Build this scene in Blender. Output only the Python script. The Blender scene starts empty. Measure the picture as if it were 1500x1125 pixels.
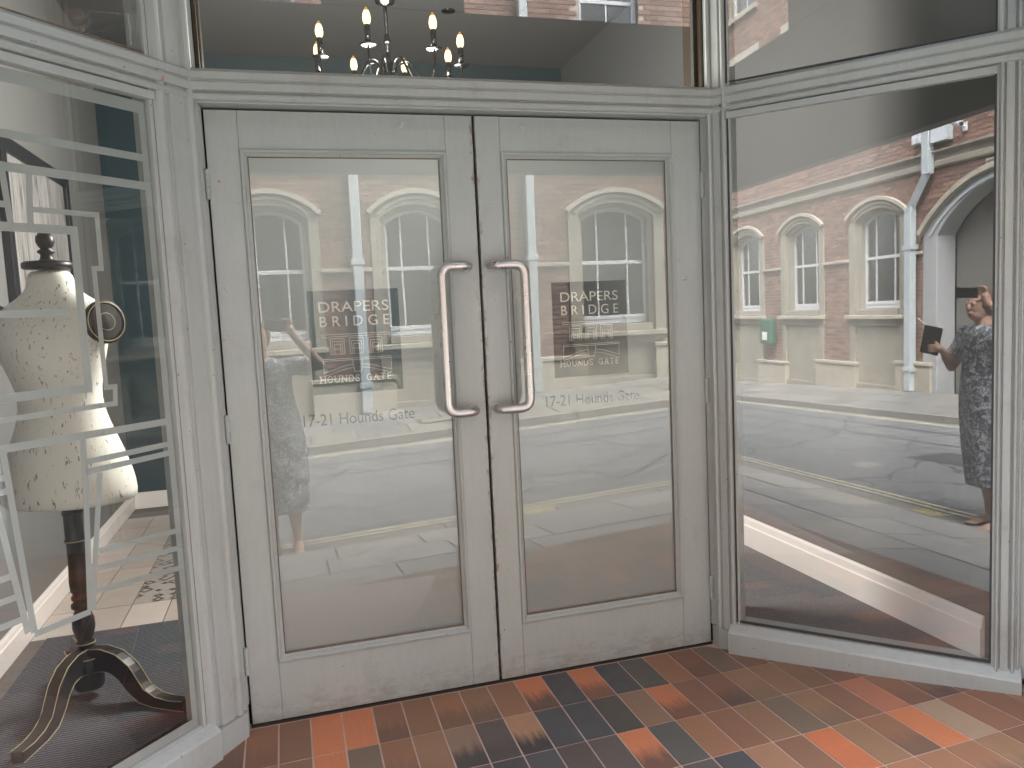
import bpy, math, random
import numpy as np
from math import sin, cos, pi, radians, sqrt, atan2
from mathutils import Vector, Matrix
random.seed(7)
sc = bpy.context.scene
COL = sc.collection

# ------------------------------------------------------------------ camera, sky, sun, exposure
CAM = (-0.7064, -2.81, 1.4259)
yaw, pitch, roll = radians(16.021), radians(5.317), radians(-2.688)
fwd = Vector((sin(yaw)*cos(pitch), cos(yaw)*cos(pitch), -sin(pitch)))
r0 = Vector((cos(yaw), -sin(yaw), 0)); u0 = r0.cross(fwd)
rgt = r0*cos(roll)+u0*sin(roll); upv = -r0*sin(roll)+u0*cos(roll)
cd = bpy.data.cameras.new('camera'); cam = bpy.data.objects.new('camera', cd); COL.objects.link(cam)
cam.matrix_world = Matrix(((rgt.x, upv.x, -fwd.x, CAM[0]), (rgt.y, upv.y, -fwd.y, CAM[1]), (rgt.z, upv.z, -fwd.z, CAM[2]), (0, 0, 0, 1)))
cd.sensor_width = 36; cd.lens = 1139.1/1500*36; cd.clip_start = 0.01; cd.clip_end = 500
sc.camera = cam

world = bpy.data.worlds.new('World'); sc.world = world; world.use_nodes = True
wn = world.node_tree; wn.nodes.clear()
sky = wn.nodes.new('ShaderNodeTexSky'); sky.sky_type = 'NISHITA'; sky.sun_disc = False
SUN_EL, SUN_AZ = radians(58), radians(55)
sky.sun_elevation = SUN_EL; sky.sun_rotation = SUN_AZ
sky.air_density = 1.0; sky.dust_density = 4.0; sky.ozone_density = 1.0
hsv = wn.nodes.new('ShaderNodeHueSaturation'); hsv.inputs['Saturation'].default_value = 0.45
bg = wn.nodes.new('ShaderNodeBackground'); bg.inputs['Strength'].default_value = 0.15
wo = wn.nodes.new('ShaderNodeOutputWorld')
wn.links.new(sky.outputs[0], hsv.inputs['Color']); wn.links.new(hsv.outputs[0], bg.inputs[0]); wn.links.new(bg.outputs[0], wo.inputs[0])
sl = bpy.data.lights.new('sun', 'SUN'); sl.energy = 2.6; sl.angle = radians(40); sl.color = (1, 0.985, 0.96)
so = bpy.data.objects.new('sun', sl); COL.objects.link(so)
sd = Vector((sin(SUN_AZ)*cos(SUN_EL), cos(SUN_AZ)*cos(SUN_EL), sin(SUN_EL)))
so.rotation_euler = sd.to_track_quat('Z', 'Y').to_euler()
sc.view_settings.view_transform = 'Standard'; sc.view_settings.look = 'None'
sc.view_settings.gamma = 1.0; sc.view_settings.use_curve_mapping = False
sc.view_settings.exposure = 3.25
sc.cycles.use_denoising = True
sc.cycles.max_bounces = 10; sc.cycles.transparent_max_bounces = 24; sc.cycles.glossy_bounces = 6
sc.cycles.diffuse_bounces = 5
sc.cycles.sample_clamp_indirect = 8
sc.cycles.caustics_reflective = False; sc.cycles.caustics_refractive = False

# ------------------------------------------------------------------ geometry constants
AN = radians(46.9)
SA, CA = sin(AN), cos(AN)
RW0 = (0.9768, -0.1132); RD = (CA, -SA); RN = (-SA, -CA)      # right display window: corner, direction, lobby-side normal
LW0 = (-1.0537, -0.1591); LD = (-CA, -SA); LN = (SA, -CA)
def RP(s, o=0.0): return (RW0[0]+RD[0]*s+RN[0]*o, RW0[1]+RD[1]*s+RN[1]*o)
def LP(s, o=0.0): return (LW0[0]+LD[0]*s+LN[0]*o, LW0[1]+LD[1]*s+LN[1]*o)
ZF = 0.115          # shop floor
ZC = 3.38          # shop ceiling
YB = -9.2          # face of the building across the street
def gr(x): return 0.045*x

# ------------------------------------------------------------------ materials
M = {}
def new_mat(name):
    m = bpy.data.materials.new(name); m.use_nodes = True
    nt = m.node_tree; nt.nodes.clear()
    out = nt.nodes.new('ShaderNodeOutputMaterial')
    return m, nt, out
def nd(nt, t, **kw):
    n = nt.nodes.new(t)
    for k, v in kw.items():
        if hasattr(n, k): setattr(n, k, v)
        else: n.inputs[k].default_value = v
    return n
def c4(c): return (c[0], c[1], c[2], 1.0)
def mixc(nt, fac, a, b, blend='MIX'):
    m = nt.nodes.new('ShaderNodeMix'); m.data_type = 'RGBA'; m.blend_type = blend
    for sock, v in ((m.inputs['Factor'], fac), (m.inputs['A'], a), (m.inputs['B'], b)):
        if hasattr(v, 'links') or hasattr(v, 'is_linked'): nt.links.new(v, sock)
        elif isinstance(v, (int, float)): sock.default_value = v
        else: sock.default_value = c4(v)
    return m.outputs['Result']
def ramp(nt, fac, stops):
    r = nt.nodes.new('ShaderNodeValToRGB')
    while len(r.color_ramp.elements) < len(stops): r.color_ramp.elements.new(0.5)
    for e, (p, c) in zip(r.color_ramp.elements, stops):
        e.position = p; e.color = c4(c) if not isinstance(c, (int, float)) else (c, c, c, 1)
    nt.links.new(fac, r.inputs[0]); return r.outputs[0]
def coords(nt, scale=(1, 1, 1), kind='Object', world=False):
    tc = nt.nodes.new('ShaderNodeTexCoord'); mp = nt.nodes.new('ShaderNodeMapping')
    mp.inputs['Scale'].default_value = scale
    if world:
        g = nt.nodes.new('ShaderNodeNewGeometry'); nt.links.new(g.outputs['Position'], mp.inputs[0])
    else: nt.links.new(tc.outputs[kind], mp.inputs[0])
    return mp.outputs[0]
def noise(nt, vec, scale, detail=4, rough=0.55, dist=0.0):
    n = nt.nodes.new('ShaderNodeTexNoise'); n.inputs['Scale'].default_value = scale; n.inputs['Detail'].default_value = detail
    n.inputs['Roughness'].default_value = rough; n.inputs['Distortion'].default_value = dist
    nt.links.new(vec, n.inputs['Vector']); return n.outputs[0]
def bump(nt, h, strength, dist=0.002):
    b = nt.nodes.new('ShaderNodeBump'); b.inputs['Strength'].default_value = strength; b.inputs['Distance'].default_value = dist
    nt.links.new(h, b.inputs['Height']); return b.outputs[0]
def prin(nt, out, col, rough=0.6, metal=0.0, spec=0.5, normal=None, coat=0.0):
    p = nt.nodes.new('ShaderNodeBsdfPrincipled')
    if hasattr(col, 'is_linked'): nt.links.new(col, p.inputs['Base Color'])
    else: p.inputs['Base Color'].default_value = c4(col)
    if hasattr(rough, 'is_linked'): nt.links.new(rough, p.inputs['Roughness'])
    else: p.inputs['Roughness'].default_value = rough
    p.inputs['Metallic'].default_value = metal; p.inputs['Specular IOR Level'].default_value = spec
    p.inputs['Coat Weight'].default_value = coat
    if normal is not None: nt.links.new(normal, p.inputs['Normal'])
    nt.links.new(p.outputs[0], out.inputs[0]); return p
def plain(name, col, rough=0.6, metal=0.0, var=0.15, scale=6, bs=0.15, stretch=(1, 1, 1), spec=0.5, bscale=60):
    m, nt, out = new_mat(name)
    v = coords(nt, stretch, world=True)
    n = noise(nt, v, scale, 5)
    c = mixc(nt, n, [x*(1-var) for x in col], [min(1, x*(1+var)) for x in col])
    b = bump(nt, noise(nt, v, bscale, 3), bs)
    prin(nt, out, c, rough, metal, spec, b)
    M[name] = m; return m

def paint(name, col, dirt=0.5, rough=0.36, rust=False):
    m, nt, out = new_mat(name)
    v = coords(nt, world=True)
    vs = coords(nt, (9, 9, 1.2), world=True)
    big = noise(nt, v, 2.2, 5)
    c = mixc(nt, big, [x*0.90 for x in col], [x*1.08 for x in col])
    # brushed streaks
    st = noise(nt, vs, 6, 6, 0.7)
    c = mixc(nt, ramp(nt, st, [(0.42, 0), (0.75, 0.45)]), c, [x*0.84 for x in col])
    # grime patches
    g = ramp(nt, noise(nt, v, 5.5, 8, 0.72), [(0.56, 0), (0.74, dirt)])
    c = mixc(nt, g, c, [col[0]*0.66, col[1]*0.62, col[2]*0.55])
    # small chips and specks
    sp = ramp(nt, noise(nt, v, 62, 2, 0.5), [(0.745, 0), (0.77, 0.85)])
    c = mixc(nt, sp, c, (0.10, 0.07, 0.05))
    sp2 = ramp(nt, noise(nt, coords(nt, (1, 1, 1), world=True), 41, 1, 0.4, 1.0), [(0.80, 0), (0.82, 0.8)])
    c = mixc(nt, sp2, c, (0.42, 0.17, 0.09))
    if rust:
        sx = nd(nt, 'ShaderNodeSeparateXYZ'); nt.links.new(v, sx.inputs[0])
        ab = nd(nt, 'ShaderNodeMath', operation='ABSOLUTE'); nt.links.new(sx.outputs['X'], ab.inputs[0])
        pr_ = nd(nt, 'ShaderNodeMath', operation='MULTIPLY_ADD'); nt.links.new(ab.outputs[0], pr_.inputs[0]); pr_.inputs[1].default_value = -9.0
        nt.links.new(noise(nt, coords(nt, (1, 1, .5), world=True), 38, 5, 0.75), pr_.inputs[2])
        c = mixc(nt, ramp(nt, pr_.outputs[0], [(0.43, 0), (0.53, 0.7)]), c, (0.20, 0.085, 0.045))
        kz = nd(nt, 'ShaderNodeMath', operation='MULTIPLY_ADD'); nt.links.new(sx.outputs['Z'], kz.inputs[0]); kz.inputs[1].default_value = -2.2
        nt.links.new(noise(nt, coords(nt, (2.5, 1, 6), world=True), 5, 7, 0.75), kz.inputs[2])
        c = mixc(nt, ramp(nt, kz.outputs[0], [(0.30, 0), (0.55, 0.5)]), c, (0.20, 0.175, 0.15))
        sc_ = noise(nt, coords(nt, (1.5, 1, 14), world=True), 3, 6, 0.8)
        c = mixc(nt, ramp(nt, sc_, [(0.64, 0), (0.72, 0.25)]), c, [x*0.7 for x in col])
    h = mixc(nt, 0.5, st, noise(nt, v, 90, 3))
    rr = ramp(nt, noise(nt, v, 14, 4), [(0.3, rough-0.06), (0.7, rough+0.16)])
    prin(nt, out, c, rr, 0, 0.45, bump(nt, h, 0.5, 0.003))
    M[name] = m; return m
PAINT_C = (0.395, 0.42, 0.41)
paint('grey_paint', PAINT_C)
paint('door_paint', (0.395, 0.43, 0.42), 0.45, rust=True)
plain('white_skirting', (0.80, 0.75, 0.73), 0.4, var=0.05)
plain('dark_gap', (0.03, 0.022, 0.018), 0.9)
plain('gasket', (0.035, 0.035, 0.04), 0.6)
plain('putty_brown', (0.16, 0.12, 0.09), 0.8, var=0.5, scale=30)

def glass_mat(name, r0, tint=(0.97, 0.98, 0.97), wav=0.02, refl=True):
    m, nt, out = new_mat(name)
    tr = nd(nt, 'ShaderNodeBsdfTransparent'); tr.inputs[0].default_value = c4(tint)
    if not refl:
        nt.links.new(tr.outputs[0], out.inputs[0]); M[name] = m; return m
    gl = nd(nt, 'ShaderNodeBsdfGlossy'); gl.inputs['Roughness'].default_value = 0.0; gl.inputs[0].default_value = (1, 1, 1, 1)
    v = coords(nt, (1, 1, 1), world=True)
    b = bump(nt, noise(nt, v, 2.6, 1, 0.3), wav, 0.01); nt.links.new(b, gl.inputs['Normal'])
    lw = nd(nt, 'ShaderNodeLayerWeight'); lw.inputs['Blend'].default_value = 0.5
    p = nd(nt, 'ShaderNodeMath', operation='POWER'); nt.links.new(lw.outputs['Facing'], p.inputs[0]); p.inputs[1].default_value = 3.5
    q = nd(nt, 'ShaderNodeMath', operation='MULTIPLY_ADD'); nt.links.new(p.outputs[0], q.inputs[0]); q.inputs[1].default_value = 1-r0; q.inputs[2].default_value = r0
    mx = nd(nt, 'ShaderNodeMixShader'); nt.links.new(q.outputs[0], mx.inputs[0])
    nt.links.new(tr.outputs[0], mx.inputs[1]); nt.links.new(gl.outputs[0], mx.inputs[2]); nt.links.new(mx.outputs[0], out.inputs[0])
    M[name] = m; return m
glass_mat('door_glass', 0.105, wav=0.02)
glass_mat('window_glass', 0.15, wav=0.012)
glass_mat('left_glass', 0.095, wav=0.012)
glass_mat('clear_inner', 0, refl=False)

def film_mat(name, col, transp=0.1):
    m, nt, out = new_mat(name)
    d = nd(nt, 'ShaderNodeBsdfDiffuse'); d.inputs[0].default_value = c4(col)
    t = nd(nt, 'ShaderNodeBsdfTranslucent'); t.inputs[0].default_value = c4(col)
    x = nd(nt, 'ShaderNodeBsdfTransparent')
    m1 = nd(nt, 'ShaderNodeMixShader'); m1.inputs[0].default_value = 0.25
    m2 = nd(nt, 'ShaderNodeMixShader'); m2.inputs[0].default_value = transp
    nt.links.new(d.outputs[0], m1.inputs[1]); nt.links.new(t.outputs[0], m1.inputs[2])
    nt.links.new(m1.outputs[0], m2.inputs[1]); nt.links.new(x.outputs[0], m2.inputs[2]); nt.links.new(m2.outputs[0], out.inputs[0])
    M[name] = m
film_mat('frosted_film', (0.425, 0.445, 0.44), 0.05)
film_mat('etch_film', (0.52, 0.545, 0.54), 0.12)
film_mat('letter_film', (0.55, 0.53, 0.49), 0.15)

def steel(name, col, rough, var=0.1):
    m, nt, out = new_mat(name)
    v = coords(nt, (1, 1, 1), world=True)
    n = noise(nt, v, 25, 5)
    c = mixc(nt, n, [x*(1-var) for x in col], col)
    rr = ramp(nt, n, [(0.3, rough*0.8), (0.7, rough*1.3)])
    prin(nt, out, c, rr, 1.0); M[name] = m
steel('brushed_steel', (0.62, 0.605, 0.59), 0.30)
steel('chrome', (0.09, 0.09, 0.09), 0.2)
plain('black_iron', (0.03, 0.03, 0.032), 0.35)

# tile: colour comes from the object colour, tip darkening from alpha
def tile_mat():
    m, nt, out = new_mat('quarry_tile')
    oi = nd(nt, 'ShaderNodeObjectInfo')
    v = coords(nt, (1, 1, 1), kind='Object')
    vw = coords(nt, (1, 1, 1), world=True)
    sep = nd(nt, 'ShaderNodeSeparateXYZ'); nt.links.new(v, sep.inputs[0])
    mot = noise(nt, vw, 22, 6, 0.7)
    base = mixc(nt, mot, (0.98, 1.0, 1.02), (1.55, 1.5, 1.45))
    base = mixc(nt, 1.0, oi.outputs['Color'], base, 'MULTIPLY')
    # kiln flash: dark towards one end, strength = alpha
    wob = noise(nt, coords(nt, (30, 3, 1), world=True), 1.6, 4, 0.6)
    a1 = nd(nt, 'ShaderNodeMath', operation='MULTIPLY_ADD'); nt.links.new(sep.outputs['Y'], a1.inputs[0]); a1.inputs[1].default_value = -5.5
    nt.links.new(wob, a1.inputs[2])
    fl = ramp(nt, a1.outputs[0], [(0.42, 0), (0.85, 1)])
    a2 = nd(nt, 'ShaderNodeMath', operation='MULTIPLY'); nt.links.new(fl, a2.inputs[0]); nt.links.new(oi.outputs['Alpha'], a2.inputs[1])
    base = mixc(nt, a2.outputs[0], base, (0.060, 0.052, 0.050))
    st = noise(nt, coords(nt, (60, 4, 1), world=True), 3, 4)
    base = mixc(nt, ramp(nt, st, [(0.5, 0), (0.85, 0.2)]), base, (0.09, 0.06, 0.048))
    dust = ramp(nt, noise(nt, vw, 3, 6), [(0.45, 0), (0.8, 0.14)])
    base = mixc(nt, dust, base, (0.24, 0.205, 0.165))
    sp = ramp(nt, noise(nt, vw, 120, 1), [(0.77, 0), (0.79, 0.7)])
    base = mixc(nt, sp, base, (0.05, 0.03, 0.025))
    prin(nt, out, base, ramp(nt, mot, [(0.3, 0.36), (0.7, 0.6)]), 0, 0.45, bump(nt, mot, 0.12, 0.002)); M['quarry_tile'] = m
tile_mat()
plain('interior_grout', (0.12, 0.10, 0.09), 0.9)
plain('brown_varnish', (0.035, 0.025, 0.017), 0.25)
plain('grout', (0.52, 0.38, 0.32), 0.9, var=0.3, scale=12)

def objcol(name, rough=0.8, var=0.25, scale=9, bs=0.4, spec=0.3, dirtc=(0.1, 0.08, 0.06), dirt=0.3):
    m, nt, out = new_mat(name)
    oi = nd(nt, 'ShaderNodeObjectInfo'); vw = coords(nt, world=True)
    n = noise(nt, vw, scale, 6, 0.65)
    k = mixc(nt, n, (1-var,)*3, (1+var,)*3)
    c = mixc(nt, 1.0, oi.outputs['Color'], k, 'MULTIPLY')
    c = mixc(nt, ramp(nt, noise(nt, vw, scale*0.35, 7, 0.7), [(0.5, 0), (0.8, dirt)]), c, dirtc)
    prin(nt, out, c, rough, 0, spec, bump(nt, noise(nt, vw, scale*6, 4), bs, 0.004)); M[name] = m
objcol('slab_stone')
objcol('single_brick', 0.85, 0.2, 14)
objcol('plank_tile', 0.35, 0.18, 8, 0.08, 0.5, (0.2, 0.16, 0.13), 0.15)

def brick_stuff():
    m, nt, out = new_mat('brick_mass'); vw = coords(nt, world=True)
    mp = nd(nt, 'ShaderNodeMapping'); mp.inputs['Scale'].default_value = (1/0.235, 1, 1/0.08); nt.links.new(vw, mp.inputs[0])
    at = nd(nt, 'ShaderNodeAttribute'); at.attribute_name = 'tone'
    n = noise(nt, vw, 14, 5)
    c = ramp(nt, at.outputs['Fac'], [(0, (0.17, 0.105, 0.088)), (0.35, (0.235, 0.145, 0.116)), (0.75, (0.29, 0.18, 0.14)), (1, (0.34, 0.22, 0.17))])
    c = mixc(nt, n, c, (0.17, 0.11, 0.09)); c = mixc(nt, 0.55, c, ramp(nt, at.outputs['Fac'], [(0, (0.16, 0.10, 0.085)), (0.5, (0.26, 0.16, 0.125)), (1, (0.34, 0.21, 0.16))]))
    g = ramp(nt, noise(nt, vw, 0.8, 6, 0.7), [(0.45, 0), (0.75, 0.35)])
    c = mixc(nt, g, c, (0.30, 0.24, 0.20))
    prin(nt, out, c, 0.88, 0, 0.2, bump(nt, n, 0.4, 0.004)); M['brick_mass'] = m
brick_stuff()
plain('mortar', (0.44, 0.38, 0.33), 0.95, var=0.2, scale=10)
plain('stone', (0.30, 0.275, 0.225), 0.85, var=0.32, scale=2.2, bs=0.4, stretch=(1.5, 1.5, 0.7), spec=0.25)
plain('pale_stone', (0.40, 0.37, 0.30), 0.85, var=0.25, scale=3, bs=0.4, spec=0.25)
plain('white_gloss', (0.62, 0.65, 0.67), 0.3, var=0.05)
plain('arch_paint', (0.36, 0.37, 0.37), 0.6, var=0.1)
plain('pipe_paint', (0.45, 0.50, 0.515), 0.4, var=0.08)
plain('room_dark', (0.10, 0.10, 0.095), 0.8)
plain('blind_grey', (0.16, 0.155, 0.14), 0.7, var=0.08)
glass_mat('far_glass', 0.05, (0.75, 0.78, 0.78), 0.02)
def noise_col(nt, vec, scale):
    n = nt.nodes.new('ShaderNodeTexNoise'); n.inputs['Scale'].default_value = scale; nt.links.new(vec, n.inputs['Vector']); return n.outputs[1]
plain('tar', (0.055, 0.057, 0.06), 0.9)
def asphalt():
    m, nt, out = new_mat('asphalt'); v = coords(nt, world=True)
    a = noise(nt, v, 220, 2); b = noise(nt, v, 1.1, 7, 0.7)
    c = mixc(nt, a, (0.10, 0.105, 0.11), (0.19, 0.195, 0.20)); c = mixc(nt, ramp(nt, b, [(0.35, 0), (0.7, 0.7)]), c, (0.185, 0.19, 0.193))
    s = noise(nt, coords(nt, (0.25, 3, 1), world=True), 1.2, 5)
    c = mixc(nt, ramp(nt, s, [(0.5, 0), (0.7, 0.35)]), c, (0.11, 0.115, 0.118))
    vo = nd(nt, 'ShaderNodeTexVoronoi'); vo.feature = 'DISTANCE_TO_EDGE'; vo.inputs['Scale'].default_value = 0.9; nt.links.new(mixc(nt, 0.25, v, noise_col(nt, v, 2.5)), vo.inputs[0])
    c = mixc(nt, ramp(nt, vo.outputs['Distance'], [(0.006, 0.75), (0.014, 0)]), c, (0.045, 0.046, 0.048))
    prin(nt, out, c, 0.95, 0, 0.05, bump(nt, a, 0.5, 0.004)); M['asphalt'] = m
asphalt()
plain('kerb_stone', (0.22, 0.21, 0.19), 0.8, var=0.3, scale=5, bs=0.4)
plain('joint_dark', (0.05, 0.047, 0.042), 0.95, var=0.3)
def worn(name, col, base, amt=0.5):
    m, nt, out = new_mat(name); v = coords(nt, world=True)
    w = ramp(nt, noise(nt, v, 16, 7, 0.75), [(amt, 0), (amt+0.14, 1)])
    prin(nt, out, mixc(nt, w, col, base), 0.7, 0, 0.3); M[name] = m
worn('yellow_line', (0.55, 0.51, 0.35), (0.2, 0.19, 0.15), 0.55)
worn('yellow_mark', (0.42, 0.37, 0.20), (0.2, 0.19, 0.15), 0.5)
plain('teal_wall', (0.014, 0.034, 0.042), 0.55, var=0.06, bs=0.05)
plain('warm_grey_wall', (0.15, 0.15, 0.147), 0.7, var=0.04, bs=0.05)
plain('cool_grey_wall', (0.10, 0.102, 0.103), 0.7, var=0.04, bs=0.05)
plain('ceiling_grey', (0.095, 0.093, 0.09), 0.8, var=0.03, bs=0.04)
def carpet(name, c1, c2, ribs):
    m, nt, out = new_mat(name); v = coords(nt, world=True)
    n = noise(nt, v, 260, 3, 0.8)
    c = mixc(nt, ramp(nt, n, [(0.35, 0), (0.65, 1)]), c1, c2)
    h = n
    if ribs:
        w = nd(nt, 'ShaderNodeTexWave'); w.wave_type = 'BANDS'; w.bands_direction = 'Y'; w.inputs['Scale'].default_value = 22; w.inputs['Distortion'].default_value = 0.6
        w.inputs['Detail'].default_value = 2; w.inputs['Detail Scale'].default_value = 4
        nt.links.new(v, w.inputs[0])
        c = mixc(nt, w.outputs['Fac'], [x*0.35 for x in c1], c)
        h = mixc(nt, 0.6, n, w.outputs['Color'])
    prin(nt, out, c, 0.95, 0, 0.1, bump(nt, h, 0.8, 0.006)); M[name] = m
carpet('ribbed_mat', (0.060, 0.066, 0.080), (0.20, 0.205, 0.225), True)
carpet('carpet_pile', (0.075, 0.077, 0.085), (0.25, 0.245, 0.25), False)
def mannequin_mat():
    m, nt, out = new_mat('cream_crackle'); v = coords(nt, (13, 13, 3.2), world=True)
    n = noise(nt, v, 7.0, 5, 0.72, 0.3); base = mixc(nt, noise(nt, coords(nt, world=True), 4, 4), (0.78, 0.76, 0.69), (0.86, 0.845, 0.79))
    cr = ramp(nt, n, [(0.60, 0), (0.635, 0.85)])
    c = mixc(nt, cr, base, (0.09, 0.07, 0.05))
    prin(nt, out, c, 0.6, 0, 0.3, bump(nt, n, 0.2, 0.003)); M['cream_crackle'] = m
mannequin_mat()
def darkwood():
    m, nt, out = new_mat('dark_wood'); v = coords(nt, (5, 5, 12), world=True)
    n = noise(nt, v, 3, 5, 0.7)
    c = mixc(nt, n, (0.008, 0.008, 0.010), (0.028, 0.022, 0.020))
    w = ramp(nt, noise(nt, v, 9, 3, 0.7), [(0.73, 0), (0.78, 1)])
    c = mixc(nt, w, c, (0.19, 0.15, 0.10))
    prin(nt, out, c, 0.4, 0, 0.4); M['dark_wood'] = m
darkwood()
plain('gilt', (0.42, 0.34, 0.20), 0.5, var=0.2, scale=30)
plain('picture_black', (0.008, 0.008, 0.011), 0.5)
def art():
    m, nt, out = new_mat('feather_print'); v = coords(nt, (1, 9, 0.7), world=True)
    n = noise(nt, v, 4, 8, 0.75, 0.5)
    c = ramp(nt, n, [(0.36, (0.04, 0.04, 0.045)), (0.46, (0.20, 0.195, 0.195)), (0.6, (0.34, 0.32, 0.31))])
    prin(nt, out, c, 0.6); M['feather_print'] = m
art()
def pattern_tile():
    m, nt, out = new_mat('pattern_tile'); v = coords(nt, world=True)
    vo = nd(nt, 'ShaderNodeTexVoronoi'); vo.distance = 'MANHATTAN'; vo.inputs['Scale'].default_value = 13; nt.links.new(v, vo.inputs[0])
    c = ramp(nt, vo.outputs['Distance'], [(0.35, (0.36, 0.32, 0.30)), (0.42, (0.05, 0.045, 0.045)), (0.6, (0.09, 0.08, 0.08)), (0.66, (0.34, 0.31, 0.29))])
    prin(nt, out, c, 0.35); M['pattern_tile'] = m
pattern_tile()
plain('skin', (0.50, 0.31, 0.23), 0.5, var=0.06)
plain('hair', (0.10, 0.06, 0.04), 0.6, var=0.4, scale=60)
plain('phone_black', (0.015, 0.015, 0.017), 0.25)
plain('folder_black', (0.03, 0.032, 0.03), 0.5)
plain('paper', (0.75, 0.75, 0.72), 0.6)
plain('green_plastic', (0.02, 0.10, 0.06), 0.4)
plain('soffit_paint', (0.17, 0.17, 0.165), 0.6, var=0.05)
def dress():
    m, nt, out = new_mat('dress_print'); v = coords(nt, world=True)
    vo = nd(nt, 'ShaderNodeTexVoronoi'); vo.inputs['Scale'].default_value = 38; nt.links.new(v, vo.inputs[0])
    n = noise(nt, v, 26, 3, 0.7, 1.5)
    c = ramp(nt, n, [(0.44, (0.09, 0.10, 0.12)), (0.51, (0.20, 0.22, 0.25)), (0.57, (0.60, 0.62, 0.64))])
    prin(nt, out, c, 0.85, 0, 0.2, bump(nt, noise(nt, coords(nt, (6, 6, 1), world=True), 3, 3), 0.6, 0.02)); M['dress_print'] = m
dress()
def emis(name, col, s):
    m, nt, out = new_mat(name); e = nd(nt, 'ShaderNodeEmission'); e.inputs[0].default_value = c4(col); e.inputs[1].default_value = s
    nt.links.new(e.outputs[0], out.inputs[0]); M[name] = m
emis('bulb_glow', (1.0, 0.66, 0.30), 0.42)
emis('bulb_tip', (1.0, 0.50, 0.18), 0.09)

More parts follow.
